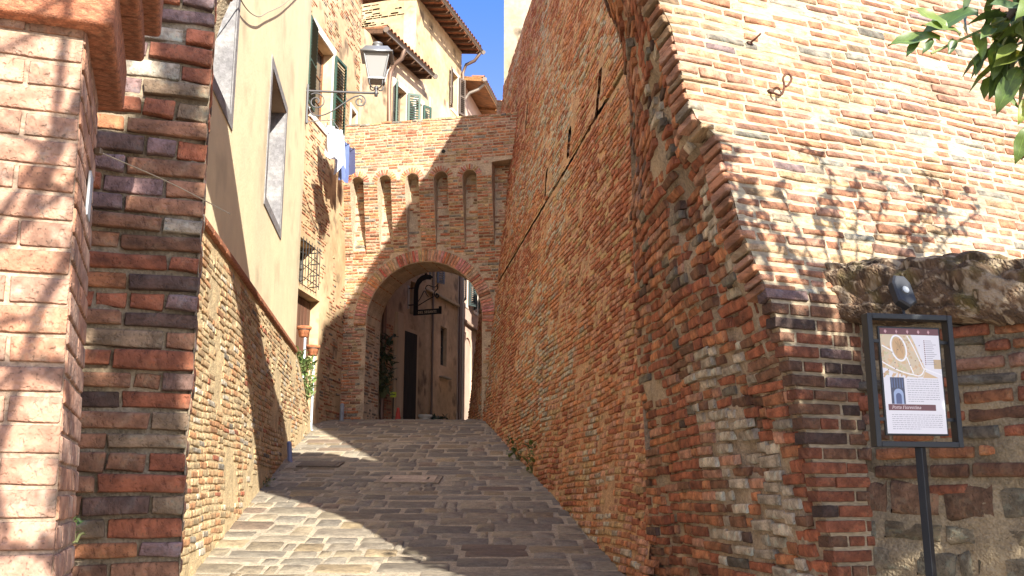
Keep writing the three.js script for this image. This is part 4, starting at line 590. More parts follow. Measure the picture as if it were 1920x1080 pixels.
// brick end of the town wall past the gate, with a small arched opening
{
  const g = thing('wall_turret', 'brick stub with a small arched opening at the far end of the town wall', 'turret', -0.42, 24.9, 0);
  add(g, 'body', extrude(rect(0, 1.4, 1.2, 10.6), 0.6, [arched(0.14, 0.42, 9.35, 10.2)]).translate(0, 0, -0.6), mortarMat([0.50, 0.34, 0.22]));
  box(g, 'opening_back', 0.3, 0.9, 0.04, M([0.25, 0.19, 0.13]), 0.28, 9.78, -0.45);
  lay(g, bricks((s, y) => [s, y, 0], { seed: 871, course: 0.07, y0: 8, y1: 10.55, s0: 0.01, s1: 1.39, flush: true, heads: 0.4, joint: 0.016, proud: 0.004, proudVar: 0.014, tone: pick({ orange: 3, buff: 3, pink: 2 }), mask: (s, y, l) => !(s > 0.1 - l / 2 && s < 0.46 + l / 2 && y > 9.3 && y < 10.25) }), { most: 60 });
  settle(g, 1.6);
}

// ------------------------------------------------------------------ wrought-iron street lantern on the corner of the yellow house
{
  const g = thing('street_lantern', 'grey four-sided street lantern on a scrolled iron bracket at the yellow house corner', 'lantern', -3.72, 16.5, plan(0.994, 0.08));
  const iron = metal([0.10, 0.10, 0.11], 0.55), light = metal([0.24, 0.25, 0.27], 0.5), y = 7.2;
  bar(g, 'bracket_arm', [-0.02, y, 0], [1.24, y, 0], 0.022, iron, 10);
  const spiral = (cx, cy, r0, turns, dir, a0) => { const p = []; for (let i = 0; i <= 26; i++) { const t = i / 26, a = a0 + dir * t * turns * 6.283, r = r0 * (1 - 0.8 * t); p.push([cx + r * Math.cos(a), cy + r * Math.sin(a), 0]); } return p; };
  add(g, 'scroll', tube([[0.03, y - 0.62, 0.0], [0.02, y - 0.28, 0], [0.10, y - 0.44, 0], [0.24, y - 0.47, 0], [0.42, y - 0.40, 0], [0.66, y - 0.22, 0], [0.84, y - 0.09, 0], [0.93, y - 0.06, 0]], 0.013, 50, 6), iron);
  add(g, 'scroll', tube(spiral(0.17, y - 0.20, 0.17, 1.5, -1, 2.2), 0.013, 70, 6), iron); add(g, 'scroll', tube(spiral(0.95, y - 0.17, 0.12, 1.4, -1, 1.7), 0.013, 60, 6), iron);
  box(g, 'wall_plate', 0.03, 0.75, 0.06, iron, 0.012, y - 0.25, 0, 0.006);
  add(g, 'stem', new THREE.LatheGeometry([[0.0, -0.07], [0.03, -0.06], [0.03, -0.02], [0.05, 0.0], [0.03, 0.03], [0.025, 0.08], [0.045, 0.11], [0.02, 0.14], [0.0, 0.15]].map((p) => new THREE.Vector2(...p)), 14), iron, [1.24, y, 0]);
  for (let i = 0; i < 4; i++) { const a = Math.PI / 4 + i * Math.PI / 2, c = Math.cos(a), s = Math.sin(a); add(g, 'claw', tube([[1.24, y + 0.10, 0], [1.24 + 0.09 * c, y + 0.08, 0.09 * s], [1.24 + 0.16 * c, y + 0.13, 0.16 * s], [1.24 + 0.17 * c, y + 0.24, 0.17 * s]], 0.012, 16, 6), iron); }
  const b0 = y + 0.24, b1 = y + 0.70, w0 = 0.135, w1 = 0.225;
  const base = add(g, 'lantern_base', new THREE.BoxGeometry(0.30, 0.03, 0.30), light, [1.24, b0, 0]);
  const glass = M([0.62, 0.62, 0.62], { roughness: 0.35 }); glass.transparent = false;
  for (let i = 0; i < 4; i++) {
    const q = new THREE.Group(); q.position.set(1.24, 0, 0); q.rotation.y = i * Math.PI / 2;
    const pg = hexa([[-w0 + 0.015, b0 + 0.02, w0 - 0.012], [w0 - 0.015, b0 + 0.02, w0 - 0.012], [w0 - 0.015, b0 + 0.02, w0 - 0.018], [-w0 + 0.015, b0 + 0.02, w0 - 0.018], [-w1 + 0.015, b1, w1 - 0.012], [w1 - 0.015, b1, w1 - 0.012], [w1 - 0.015, b1, w1 - 0.018], [-w1 + 0.015, b1, w1 - 0.018]]);
    pg.rotateY(i * Math.PI / 2).translate(1.24, 0, 0); add(g, 'glass_pane', pg, new THREE.MeshPhysicalMaterial({ color: rgb([0.36, 0.36, 0.37]), roughness: 0.35, transmission: 0.4, thickness: 0 }));
    const c = i * Math.PI / 2 + Math.PI / 4, R0 = w0 * 1.414, R1 = w1 * 1.414; bar(g, 'corner_bar', [1.24 + R0 * Math.cos(c), b0, R0 * Math.sin(c)], [1.24 + R1 * Math.cos(c), b1, R1 * Math.sin(c)], 0.016, light, 6);
  }
  const r4 = (r0, r1, h) => new THREE.CylinderGeometry(r0 * 1.414, r1 * 1.414, h, 4).rotateY(Math.PI / 4);
  add(g, 'roof', r4(0.20, 0.275, 0.12), light, [1.24, b1 + 0.085, 0]); add(g, 'roof_rim', r4(0.295, 0.295, 0.025), light, [1.24, b1 + 0.0135, 0]);
  add(g, 'chimney', new THREE.LatheGeometry([[0.11, 0], [0.10, 0.02], [0.07, 0.04], [0.065, 0.09], [0.10, 0.11], [0.09, 0.135], [0.04, 0.15], [0, 0.155]].map((p) => new THREE.Vector2(...p)), 18), light, [1.24, b1 + 0.145, 0]);
  settle(g, y - 0.62);
}

// ------------------------------------------------------------------ map board
{
  const g = thing('map_board', 'steel framed town map board on a post in front of the lichened coping', 'map board', 1.548, 4.2, plan(0.985, 0.174));
  const iron = metal([0.034, 0.038, 0.044], 0.5), w = 0.41, y0 = 0.205, y1 = 0.785, t = 0.024;
  for (const x of [t / 2, w - t / 2]) box(g, 'frame_upright', t, y1 - y0, 0.05, iron, x, (y0 + y1) / 2, 0, 0.003);
  for (const y of [y0 + t / 2, y1 - t / 2]) box(g, 'frame_rail', w - 2 * t - 0.001, t, 0.05, iron, w / 2, y, 0, 0.003);
  const pw = 0.282, ph = 0.46, px = w / 2, py = (y0 + y1) / 2 - 0.002;
  const cv = document.createElement('canvas'); cv.width = 640; cv.height = 1016; const c = cv.getContext('2d');
  c.fillStyle = '#d9d9df'; c.fillRect(0, 0, 640, 1016); c.fillStyle = '#5a1e2c'; c.fillRect(0, 0, 640, 62);
  c.fillStyle = '#b98d93'; for (const [x, k] of [[60, 14], [180, 11], [300, 12], [420, 13], [530, 12]]) { c.beginPath(); c.arc(x, 32, k, 0, 7); c.fill(); c.fillRect(x - 3, 12, 6, 40); }
  // town plan: blocks, pale streets, a ring road
  const rr = rng(4); c.save(); c.beginPath(); c.rect(0, 62, 640, 420); c.clip();
  c.fillStyle = '#c7b79a'; c.beginPath(); c.moveTo(0, 62); c.lineTo(330, 62); c.bezierCurveTo(400, 200, 420, 320, 470, 400); c.lineTo(430, 470); c.bezierCurveTo(260, 500, 120, 420, 0, 380); c.fill();
  for (let i = 0; i < 130; i++) { const x = rr() * 440, y = 70 + rr() * 390; c.fillStyle = ['#c9a982', '#d3b693', '#bf9f7c', '#b9b48a'][Math.floor(rr() * 4)]; c.save(); c.translate(x, y); c.rotate(rr() * 3); c.fillRect(0, 0, 14 + rr() * 34, 10 + rr() * 18); c.restore(); }
  c.fillStyle = '#d9d9df'; c.beginPath(); c.moveTo(330, 62); c.bezierCurveTo(400, 200, 430, 330, 480, 410); c.lineTo(640, 470); c.lineTo(640, 62); c.fill();
  c.strokeStyle = '#e8e8ea'; c.lineWidth = 17; c.beginPath(); c.ellipse(190, 195, 78, 125, -0.25, 0, 7); c.stroke(); c.lineWidth = 12; c.beginPath(); c.moveTo(290, 70); c.bezierCurveTo(360, 170, 410, 330, 450, 400); c.bezierCurveTo(420, 470, 380, 470, 330, 450); c.moveTo(0, 330); c.bezierCurveTo(120, 400, 230, 440, 330, 450); c.moveTo(450, 390); c.lineTo(640, 450); c.moveTo(10, 170); c.lineTo(110, 220); c.moveTo(270, 280); c.lineTo(330, 440); c.stroke();
  c.strokeStyle = '#8e7a62'; c.lineWidth = 2; c.beginPath(); c.ellipse(190, 195, 66, 112, -0.25, 0, 7); c.stroke(); c.fillStyle = '#bf9b6e'; c.beginPath(); c.ellipse(190, 195, 60, 104, -0.25, 0, 7); c.fill(); c.strokeStyle = '#8f7550'; for (let i = 0; i < 14; i++) { c.beginPath(); c.moveTo(150 + i * 7, 110 + rr() * 30); c.lineTo(160 + rr() * 90, 180 + rr() * 90); c.stroke(); }
  c.fillStyle = '#b39a74'; c.fillRect(560, 300, 80, 90); c.fillStyle = '#c8ad86'; c.beginPath(); c.moveTo(460, 420); c.lineTo(600, 480); c.lineTo(430, 480); c.fill();
  c.fillStyle = '#4a2030'; for (let i = 0; i < 13; i++) { c.beginPath(); c.arc(20 + rr() * 420, 80 + rr() * 380, 5, 0, 7); c.fill(); } c.restore();
  for (let i = 0; i < 13; i++) { c.fillStyle = '#5a1e2c'; c.fillRect(468, 112 + i * 19, 11, 11); c.fillStyle = '#777483'; c.fillRect(486, 115 + i * 19, 60 + rr() * 60, 4); }
  // small photograph of an arched doorway, title band and lines of text
  c.fillStyle = '#26304f'; c.fillRect(70, 480, 150, 255); c.fillStyle = '#4f6390'; for (let i = 0; i < 5; i++) c.fillRect(84 + i * 28, 490, 8, 90); c.fillStyle = '#8fa3c8'; c.beginPath(); c.arc(150, 640, 52, Math.PI, 0); c.lineTo(202, 735); c.lineTo(98, 735); c.fill(); c.fillStyle = '#3a4a78'; c.beginPath(); c.arc(150, 660, 30, Math.PI, 0); c.lineTo(180, 735); c.lineTo(120, 735); c.fill();
  const textLine = (x, y, L) => { let q = x; while (q < x + L) { const k = 8 + rr() * 34; c.fillRect(q, y, Math.min(k, x + L - q), 5); q += k + 7; } };
  c.fillStyle = '#8b8a95'; for (let i = 0; i < 11; i++) textLine(250, 496 + i * 21, i === 10 ? 170 : 345); for (let i = 0; i < 8; i++) textLine(60, 835 + i * 19, i === 7 ? 300 : 540);
  c.fillStyle = '#5a1e2c'; c.fillRect(30, 738, 510, 58); c.fillStyle = '#e6d9d9'; c.font = 'italic 40px serif'; c.fillText('Porta Fiorentina', 66, 781);
  const map = new THREE.CanvasTexture(cv); map.colorSpace = THREE.SRGBColorSpace; map.anisotropy = 8;
  box(g, 'panel_frame', pw + 0.016, ph + 0.016, 0.014, iron, px, py, 0.0, 0.003);
  add(g, 'printed_map', new THREE.PlaneGeometry(pw, ph), new THREE.MeshPhysicalMaterial({ map, roughness: 0.35, clearcoat: 0.3, clearcoatRoughness: 0.25 }), [px, py, 0.0085]);
  for (const [x, y] of [[0.040, y0 + 0.12], [0.040, y1 - 0.12], [w - 0.040, y0 + 0.12], [w - 0.040, y1 - 0.12]]) box(g, 'spacer', 0.036, 0.014, 0.012, iron, x, y, 0);
  const post = box(g, 'post', 0.034, y0 + 1.55, 0.034, iron, w / 2 + 0.01, (y0 - 1.55) / 2 - 0.001, 0, 0.003); post.rotation.y = 0.5;
  box(g, 'post_foot', 0.14, 0.012, 0.14, iron, w / 2 + 0.01, -1.495, 0, 0.004);
  // small unlit floodlight on a stalk above the frame
  const lamp = add(g, 'floodlight', extrude([[-0.042, -0.05], [0.0, -0.075], [0.042, -0.05], [0.042, 0.04], [0.022, 0.072], [-0.022, 0.072], [-0.042, 0.04]], 0.03, [], 0.008), metal([0.04, 0.043, 0.05], 0.6), [w / 2 - 0.005, y1 + 0.10, -0.03]); lamp.rotation.set(-0.35, 0.15, 0.05);
  add(lamp, 'lens', new THREE.CylinderGeometry(0.017, 0.017, 0.006, 16).rotateX(Math.PI / 2), M([0.22, 0.24, 0.27], { roughness: 0.2 }), [0, 0, 0.041]);
  bar(g, 'stalk', [w / 2 - 0.005, y1 - 0.003, -0.01], [w / 2 - 0.005, y1 + 0.06, -0.02], 0.007, iron);
  settle(g, -1.5);
}

// ------------------------------------------------------------------ hanging iron sign beyond the arch
{
  const g = thing('hanging_sign', 'black iron hanging sign with a drawn animal figure, seen through the gate arch', 'sign', -2.58, 25.0, plan(0.94, -0.34));
  const iron = metal([0.02, 0.02, 0.022], 0.6), k = 0.8 / 435, P = (x, y) => [(x - 640) * k, 4.62 + (850 - y) * k * 0.98, 0];
  const line = (pts, r) => tube(pts.map((p) => P(...p)), r, 40, 6), band = [];
  const arc = [[640, 850], [640, 480], [650, 400], [690, 320], [750, 270], [820, 250], [900, 265], [940, 300], [890, 330], [830, 325], [770, 345], [725, 400], [708, 480], [708, 850]].map((p) => P(...p).slice(0, 2));
  add(g, 'arch_band', extrude(arc.slice().reverse(), 0.03).translate(0, 0, -0.015), iron);
  add(g, 'name_bar', extrude([P(680, 850), P(1075, 850), P(1075, 740), P(1035, 740), P(1035, 770), P(680, 770)].map((p) => p.slice(0, 2)), 0.03).translate(0, 0, -0.015), iron);
  add(g, 'figure', line([[708, 650], [760, 570], [805, 495], [840, 545], [870, 590]], 0.011), iron); add(g, 'figure', line([[820, 470], [835, 425], [870, 415], [920, 440], [980, 445], [1005, 405]], 0.012), iron); add(g, 'figure', line([[1005, 405], [1005, 480], [965, 525], [960, 585], [900, 610], [800, 660], [715, 705]], 0.014), iron);
  add(g, 'figure', line([[1000, 560], [1030, 575], [1010, 610], [985, 590], [1000, 540]], 0.02), iron); add(g, 'finial', new THREE.SphereGeometry(0.04, 10, 8), iron, P(825, 243));
  for (const y of [440, 690]) bar(g, 'wall_fixing', [-0.16, P(0, y)[1], 0], [0.01, P(0, y)[1], 0], 0.016, iron);
  box(g, 'wall_plate', 0.03, 0.62, 0.09, metal([0.33, 0.34, 0.36], 0.5), -0.16, P(0, 570)[1], 0, 0.005);
  const cv = document.createElement('canvas'); cv.width = 512; cv.height = 96; const c = cv.getContext('2d'); c.fillStyle = '#0d0d0f'; c.fillRect(0, 0, 512, 96); c.fillStyle = '#b9a893'; c.font = 'bold 68px sans-serif'; c.textAlign = 'center'; c.fillText('DEL SESANTI', 256, 72, 490);
  const tx = new THREE.CanvasTexture(cv); tx.colorSpace = THREE.SRGBColorSpace;
  add(g, 'lettering', new THREE.PlaneGeometry(0.66, 0.125), M([1, 1, 1], { map: tx, roughness: 0.7 }), [(680 + 1035) / 2 * k - 640 * k, P(0, 811)[1], 0.0165]);
  settle(g, 4.6);
}

// ------------------------------------------------------------------ washing under the window of the patchy house
{
  const place = (s, z) => [-3.85 + sin7 * s + cos7 * z, 21.3 + cos7 * s - sin7 * z];
  const cloth = (name, label, cat, s, y1, w, h, colour, seed, z, lob) => {
    const [X, d] = place(s, z), g = thing(name, label, cat, X, d, plan(sin7, cos7) - 0.5);
    const geo = new THREE.PlaneGeometry(w, h, 26, 26), p = geo.attributes.position;
    for (let i = 0; i < p.count; i++) { const x = p.getX(i), y = p.getY(i), t = 0.5 - y / h; p.setZ(i, 0.07 * Math.sin(x * 26 + seed) * (0.4 + t) + 0.05 * (fbm(x * 6, y * 5, seed, 3) - 0.5)); p.setY(i, y - (0.24 * clamp((t - 0.45) * 1.8) * Math.abs(Math.sin(x * lob * 1.3 + seed)))); p.setX(i, x * (1 - 0.16 * t * Math.sin(seed))); }
    geo.computeVertexNormals(); add(g, 'cloth', geo, M(colour, { roughness: 0.95, side: THREE.DoubleSide }), [0, y1 - h / 2, 0]);
    for (const q of [-0.35, 0.35]) box(g, 'peg', 0.02, 0.07, 0.02, woodMat([0.45, 0.3, 0.16]), q * w, y1 + 0.01, 0.0, 0.004);
    settle(g, y1 - h);
  };
  cloth('white_shirt', 'white washing hung to dry beneath the lantern bracket', 'laundry', -2.25, 7.5, 0.50, 0.50, [0.50, 0.52, 0.58], 2, 0.42, 9);
  cloth('white_towel', 'narrow white cloth hanging next to the blue garment on the line', 'laundry', -1.85, 7.5, 0.28, 0.66, [0.46, 0.48, 0.56], 5, 0.42, 12);
  cloth('blue_garment', 'mid-blue garment on the washing line, right of the whites', 'laundry', -1.42, 7.48, 0.26, 0.66, [0.10, 0.14, 0.30], 3, 0.42, 10);
  cloth('navy_garment', 'dark navy garment at the outer end of the washing line', 'laundry', -1.05, 7.5, 0.22, 0.38, [0.05, 0.055, 0.12], 4, 0.44, 10);
  const [X, d] = place(-1.6, 0), g = thing('washing_line', 'pair of thin lines on brackets carrying the washing', 'line', X, d, plan(sin7, cos7));
  for (const z of [0.42, 0.5]) add(g, 'line', tube([[-1.1, 7.51, z], [0, 7.49, z], [1.1, 7.51, z]], 0.006, 20, 5), M([0.6, 0.6, 0.62])); for (const s of [-1.0, 1.0]) bar(g, 'bracket', [s, 7.5, -0.01], [s, 7.51, 0.54], 0.012, metal([0.3, 0.3, 0.3])); settle(g, 7.5);
}

// ------------------------------------------------------------------ plants: leaf shape and leaf masses
function leafGeo(L, W, fold = 0.35, droop = 0.25, seg = 5, curl = 0) {
  const P = [], U = [], I = [];
  for (let i = 0; i <= seg; i++) { const t = i / seg, w = W * Math.pow(Math.sin(Math.PI * Math.min(1, 0.04 + 0.96 * t)), 0.8) * (1 - 0.25 * t), z = -droop * L * t * t; for (const e of [-1, 0, 1]) { P.push(e * w, L * t * (1 - 0.1 * t * droop), z + Math.abs(e) * w * fold + curl * Math.sin(t * 9 + e) * W * 0.3); U.push(0.5 + e * 0.5, t); } }
  for (let i = 0; i < seg; i++) for (let e = 0; e < 2; e++) { const a = i * 3 + e; I.push(a, a + 1, a + 4, a, a + 4, a + 3); }
  const g = new THREE.BufferGeometry(); g.setAttribute('position', new THREE.Float32BufferAttribute(P, 3)); g.setAttribute('uv', new THREE.Float32BufferAttribute(U, 2)); g.setIndex(I); g.computeVertexNormals(); return g;
}
const leafTex = tex(128, (u, v) => { const m = Math.abs(u - 0.5), vein = m < 0.025 ? 0.22 : 0, side = 0.06 * (Math.sin((v * 9 + m * 5) * 6.28) > 0.75 ? 1 : 0), n = 0.12 * (fbm(u * 8, v * 8, 4, 3) - 0.5); const k = 0.82 + vein + side + n; return [k, k, k * 0.95]; });
const leafMat = (c, tr = 0.35, r = 0.45) => new THREE.MeshPhysicalMaterial({ color: rgb(c), map: leafTex, roughness: r, transmission: tr, thickness: 0, side: THREE.DoubleSide });
const citrusGreens = [leafMat([0.13, 0.22, 0.04]), leafMat([0.19, 0.29, 0.045], 0.4), leafMat([0.075, 0.15, 0.04], 0.3), leafMat([0.32, 0.40, 0.07], 0.45)];
const citrusLeaf = [leafGeo(0.105, 0.025, 0.4, 0.25, 6, 0.6), leafGeo(0.12, 0.030, 0.25, 0.45, 6, 0.8), leafGeo(0.09, 0.024, 0.6, 0.15, 6, 0.4)];
const looseLeaf = [leafGeo(0.105, 0.027, 0.35, 0.3, 3), leafGeo(0.085, 0.022, 0.5, 0.2, 3)];
function orient(dir, up, p, sc) { const y = dir.clone().normalize(), z = up.clone().addScaledVector(y, -up.dot(y)).normalize(), x = new THREE.Vector3().crossVectors(y, z); return new THREE.Matrix4().makeBasis(x, y, z).scale(new THREE.Vector3(sc, sc, sc)).setPosition(p); }
const V3 = (a) => new THREE.Vector3(...a);
// ------------------------------------------------------------------ citrus tree: stands right of the camera and reaches into the top right corner
{
  const g = thing('citrus_tree', 'citrus tree with glossy leaves and blossom reaching in at the top right', 'tree', 3.5, 1.15); const r = rng(61), rnd = () => r() - 0.5;
  const bark = M([0.16, 0.13, 0.10], { roughness: 0.95, map: stoneTex });
  add(g, 'trunk', tube([[0, -1.6, 0], [0.04, -0.8, 0.02], [-0.02, 0.1, 0.0], [0.02, 0.9, 0.04], [0, 1.7, 0]], 0.075, 24, 10), bark);
  const base = V3([3.5, 0, 1.15]), loc = (X, Y, d) => new THREE.Vector3(X - base.x, Y, -(d - base.z));
  const leafM = [], wood = [];
  const twig = (a, b, n, size = 1, sag = 0.05, geoR = 0.006) => { // leafy twig between two points
    const m = a.clone().lerp(b, 0.5); m.y += sag; const cv = new THREE.CatmullRomCurve3([a, m, b]); wood.push(new THREE.TubeGeometry(cv, 10, geoR, 5)); const ax = b.clone().sub(a).normalize();
    for (let i = 0; i < n; i++) { const t = 0.15 + 0.85 * (i + r()) / n, p = cv.getPoint(Math.min(1, t)), out = new THREE.Vector3(rnd(), rnd() * 0.9 - 0.1, rnd()).normalize().multiplyScalar(1.1).add(ax.clone().multiplyScalar(0.6)); leafM.push({ m: orient(out, new THREE.Vector3(rnd() * 0.8, 1, rnd() * 0.8), p, size * (0.75 + 0.5 * r())), g: looseLeaf[i % 2], c: [[0.085, 0.155, 0.035], [0.125, 0.205, 0.035], [0.055, 0.115, 0.035]][Math.floor(r() * 3)] }); }
  };
  // limbs and crown, all out of the picture; they shade the low wall and the map board
  const heart = loc(3.45, 1.5, 1.15);
  for (let i = 0; i < 190; i++) {
    const a = r() * 6.283, v = Math.pow(r(), 0.45), el = rnd() * 2; const q = loc(3.38 + 1.0 * v * Math.cos(a) * Math.sqrt(1 - el * el * 0.6), 2.3 + 0.95 * el * v, 1.3 + 1.15 * v * Math.sin(a));
    if (i % 3 === 0) wood.push(new THREE.TubeGeometry(new THREE.CatmullRomCurve3([heart, heart.clone().lerp(q, 0.5).add(new THREE.Vector3(rnd() * 0.2, 0.15, rnd() * 0.2)), q]), 10, 0.014, 6));
    const q2 = q.clone().add(new THREE.Vector3(rnd() * 0.7, rnd() * 0.5, rnd() * 0.7)); twig(q, q2, 22, 1.5);
  }
  // longer sprays above the crown: their shadows fall on the sunlit wall
  for (const [x1, y1, d1, n] of [[2.14, 2.86, 3.3, 16], [2.25, 2.62, 3.35, 14], [2.42, 2.66, 3.45, 16], [2.62, 2.62, 3.5, 14], [2.78, 2.98, 3.65, 18], [2.95, 2.80, 3.7, 20], [3.15, 2.86, 3.85, 18], [3.42, 2.78, 3.95, 18], [2.75, 2.62, 3.6, 16], [3.3, 2.55, 3.8, 16], [2.3, 2.40, 3.4, 14], [3.6, 2.9, 4.05, 18], [3.8, 2.78, 4.15, 18], [3.5, 2.62, 4.0, 16]]) {
    const e = loc(x1, y1, d1), m = e.clone().lerp(loc(3.2, 2.35, 2.3), 0.45).add(new THREE.Vector3(0, 0.06, 0)); wood.push(new THREE.TubeGeometry(new THREE.CatmullRomCurve3([loc(3.2, 2.3, 2.2), m]), 8, 0.011, 6)); twig(m, e, n, 1.0, 0.04, 0.008);
    twig(e, e.clone().add(new THREE.Vector3(rnd() * 0.3 - 0.05, 0.16 * r(), rnd() * 0.2)), 12, 1.0, 0.02, 0.005);
  }
  for (let k = 0; k < 3; k++) twig(loc(2.6, 2.6, 2.6), loc(1.80 + 0.12 * k, 2.98 + 0.08 * k, 3.3), 18, 1.9, 0.06, 0.01);
  // the limb that comes into view
  wood.push(tube([loc(3.2, 2.1, 1.8), loc(2.4, 1.95, 2.2), loc(1.72, 1.62, 2.5), loc(1.44, 1.36, 2.6)].map((v) => v.toArray()), 0.012, 24, 7));
  add(g, 'branches', mergeGeometries(wood.map((q) => q.index ? q : q)), bark);
  const dense = []; for (let i = 0; i < 150; i++) { const p = loc(1.42 + 0.36 * r(), 1.22 + 0.32 * r(), 2.62 + 0.24 * rnd()); dense.push({ m: orient(new THREE.Vector3(rnd() - 0.3, rnd() - 0.5, rnd()), new THREE.Vector3(rnd(), 1, rnd()), p, 1.0 + 0.6 * r()), g: looseLeaf[i % 2], c: [[0.13, 0.21, 0.04], [0.085, 0.16, 0.04], [0.19, 0.27, 0.045]][i % 3] }); }
  leafM.push(...dense);
  const st = add(g, 'foliage', join(leafM), new THREE.MeshPhysicalMaterial({ vertexColors: true, map: leafTex, roughness: 0.5, transmission: 0.3, thickness: 0, side: THREE.DoubleSide })); st.userData.kind = 'stuff';
  // leaves one can pick out in the picture: [X, Y, d, direction x, y, z, size, shade]
  const L = [[1.25, 1.27, 2.62, -1, 0.05, 0.1, 1.35, 0], [1.26, 1.29, 2.6, -0.5, 0.65, 0.2, 0.9, 1], [1.28, 1.26, 2.6, -0.35, -0.8, 0.2, 0.6, 2], [1.22, 1.26, 2.6, -0.6, -0.7, 0.1, 0.5, 2], [1.19, 1.27, 2.62, -0.7, -0.6, 0.2, 0.5, 2], [1.33, 1.27, 2.58, 0.1, -1, 0.3, 1.0, 0], [1.30, 1.27, 2.6, -0.8, 0.3, 0.3, 1.1, 1], [1.36, 1.34, 2.6, -1, -0.05, 0.1, 1.3, 2], [1.40, 1.25, 2.6, -0.15, -1, 0.1, 1.25, 0], [1.36, 1.22, 2.62, -0.3, -1, 0.2, 0.6, 2], [1.45, 1.16, 2.58, -0.6, -0.75, 0.1, 1.1, 0], [1.47, 1.20, 2.58, -0.9, -0.3, 0.2, 1.2, 3], [1.48, 1.08, 2.58, -0.5, -0.8, 0.1, 0.9, 3], [1.50, 1.12, 2.56, -0.2, -0.9, 0.1, 1.2, 1], [1.42, 1.38, 2.52, 0.3, 0.7, 0.6, 1.3, 3], [1.46, 1.30, 2.52, -0.9, 0.15, 0.5, 1.3, 2], [1.50, 1.34, 2.5, -0.6, -0.3, 0.6, 1.3, 1], [1.52, 1.00, 2.58, -0.7, -0.6, 0.1, 0.8, 1], [1.52, 1.02, 2.56, 0.3, -0.9, 0.1, 1.0, 3], [1.45, 0.98, 2.58, -0.4, -1, 0.1, 0.8, 0], [1.54, 1.18, 2.52, 0.1, -1, 0.2, 1.2, 2], [1.36, 1.42, 2.6, -0.8, -0.1, 0.3, 1.2, 0], [1.40, 1.46, 2.6, -0.6, 0.2, 0.2, 1.2, 2], [1.46, 1.44, 2.56, -0.3, -0.9, 0.4, 1.2, 0], [1.55, 1.40, 2.5, -0.5, 0.4, 0.6, 1.3, 1], [1.56, 1.26, 2.5, -0.7, 0.2, 0.6, 1.2, 0], [1.50, 1.24, 2.54, -0.3, -0.7, 0.5, 1.1, 1], [1.44, 1.22, 2.56, -0.8, -0.4, 0.4, 0.9, 3], [1.53, 1.09, 2.53, 0.5, -0.6, 0.4, 1.1, 0], [1.38, 1.28, 2.57, -0.6, -0.5, 0.5, 0.9, 0]];
  L.forEach(([X, Y, d, x, y, z, sc, k], i) => { const m = add(g, 'leaf', citrusLeaf[i % 3], citrusGreens[k]); orient(new THREE.Vector3(x, y, z), new THREE.Vector3(0.3 * rnd(), 0.6, 0.8 + 0.3 * rnd()), loc(X, Y + 0.035, d), sc * 1.05).decompose(m.position, m.quaternion, m.scale); });
  for (const [a, b] of [[[1.44, 1.36, 2.6], [1.22, 1.26, 2.62]], [[1.46, 1.37, 2.58], [1.50, 1.02, 2.57]], [[1.45, 1.34, 2.58], [1.40, 1.24, 2.6]], [[1.50, 1.08, 2.57], [1.45, 0.97, 2.58]]]) bar(g, 'twig', loc(...a).toArray(), loc(...b).toArray(), 0.004, M([0.20, 0.24, 0.10]), 6);
  for (const [X, Y, d] of [[1.47, 1.27, 2.5], [1.50, 1.25, 2.5], [1.52, 1.29, 2.49], [1.45, 1.24, 2.51], [1.49, 1.22, 2.5], [1.53, 1.24, 2.49], [1.51, 1.20, 2.5]]) { const f = add(g, 'blossom_bud', new THREE.SphereGeometry(0.009, 10, 8), M([0.72, 0.66, 0.45], { roughness: 0.6 }), loc(X, Y, d).toArray()); f.scale.y = 1.4; }
  settle(g, -1.5);
}
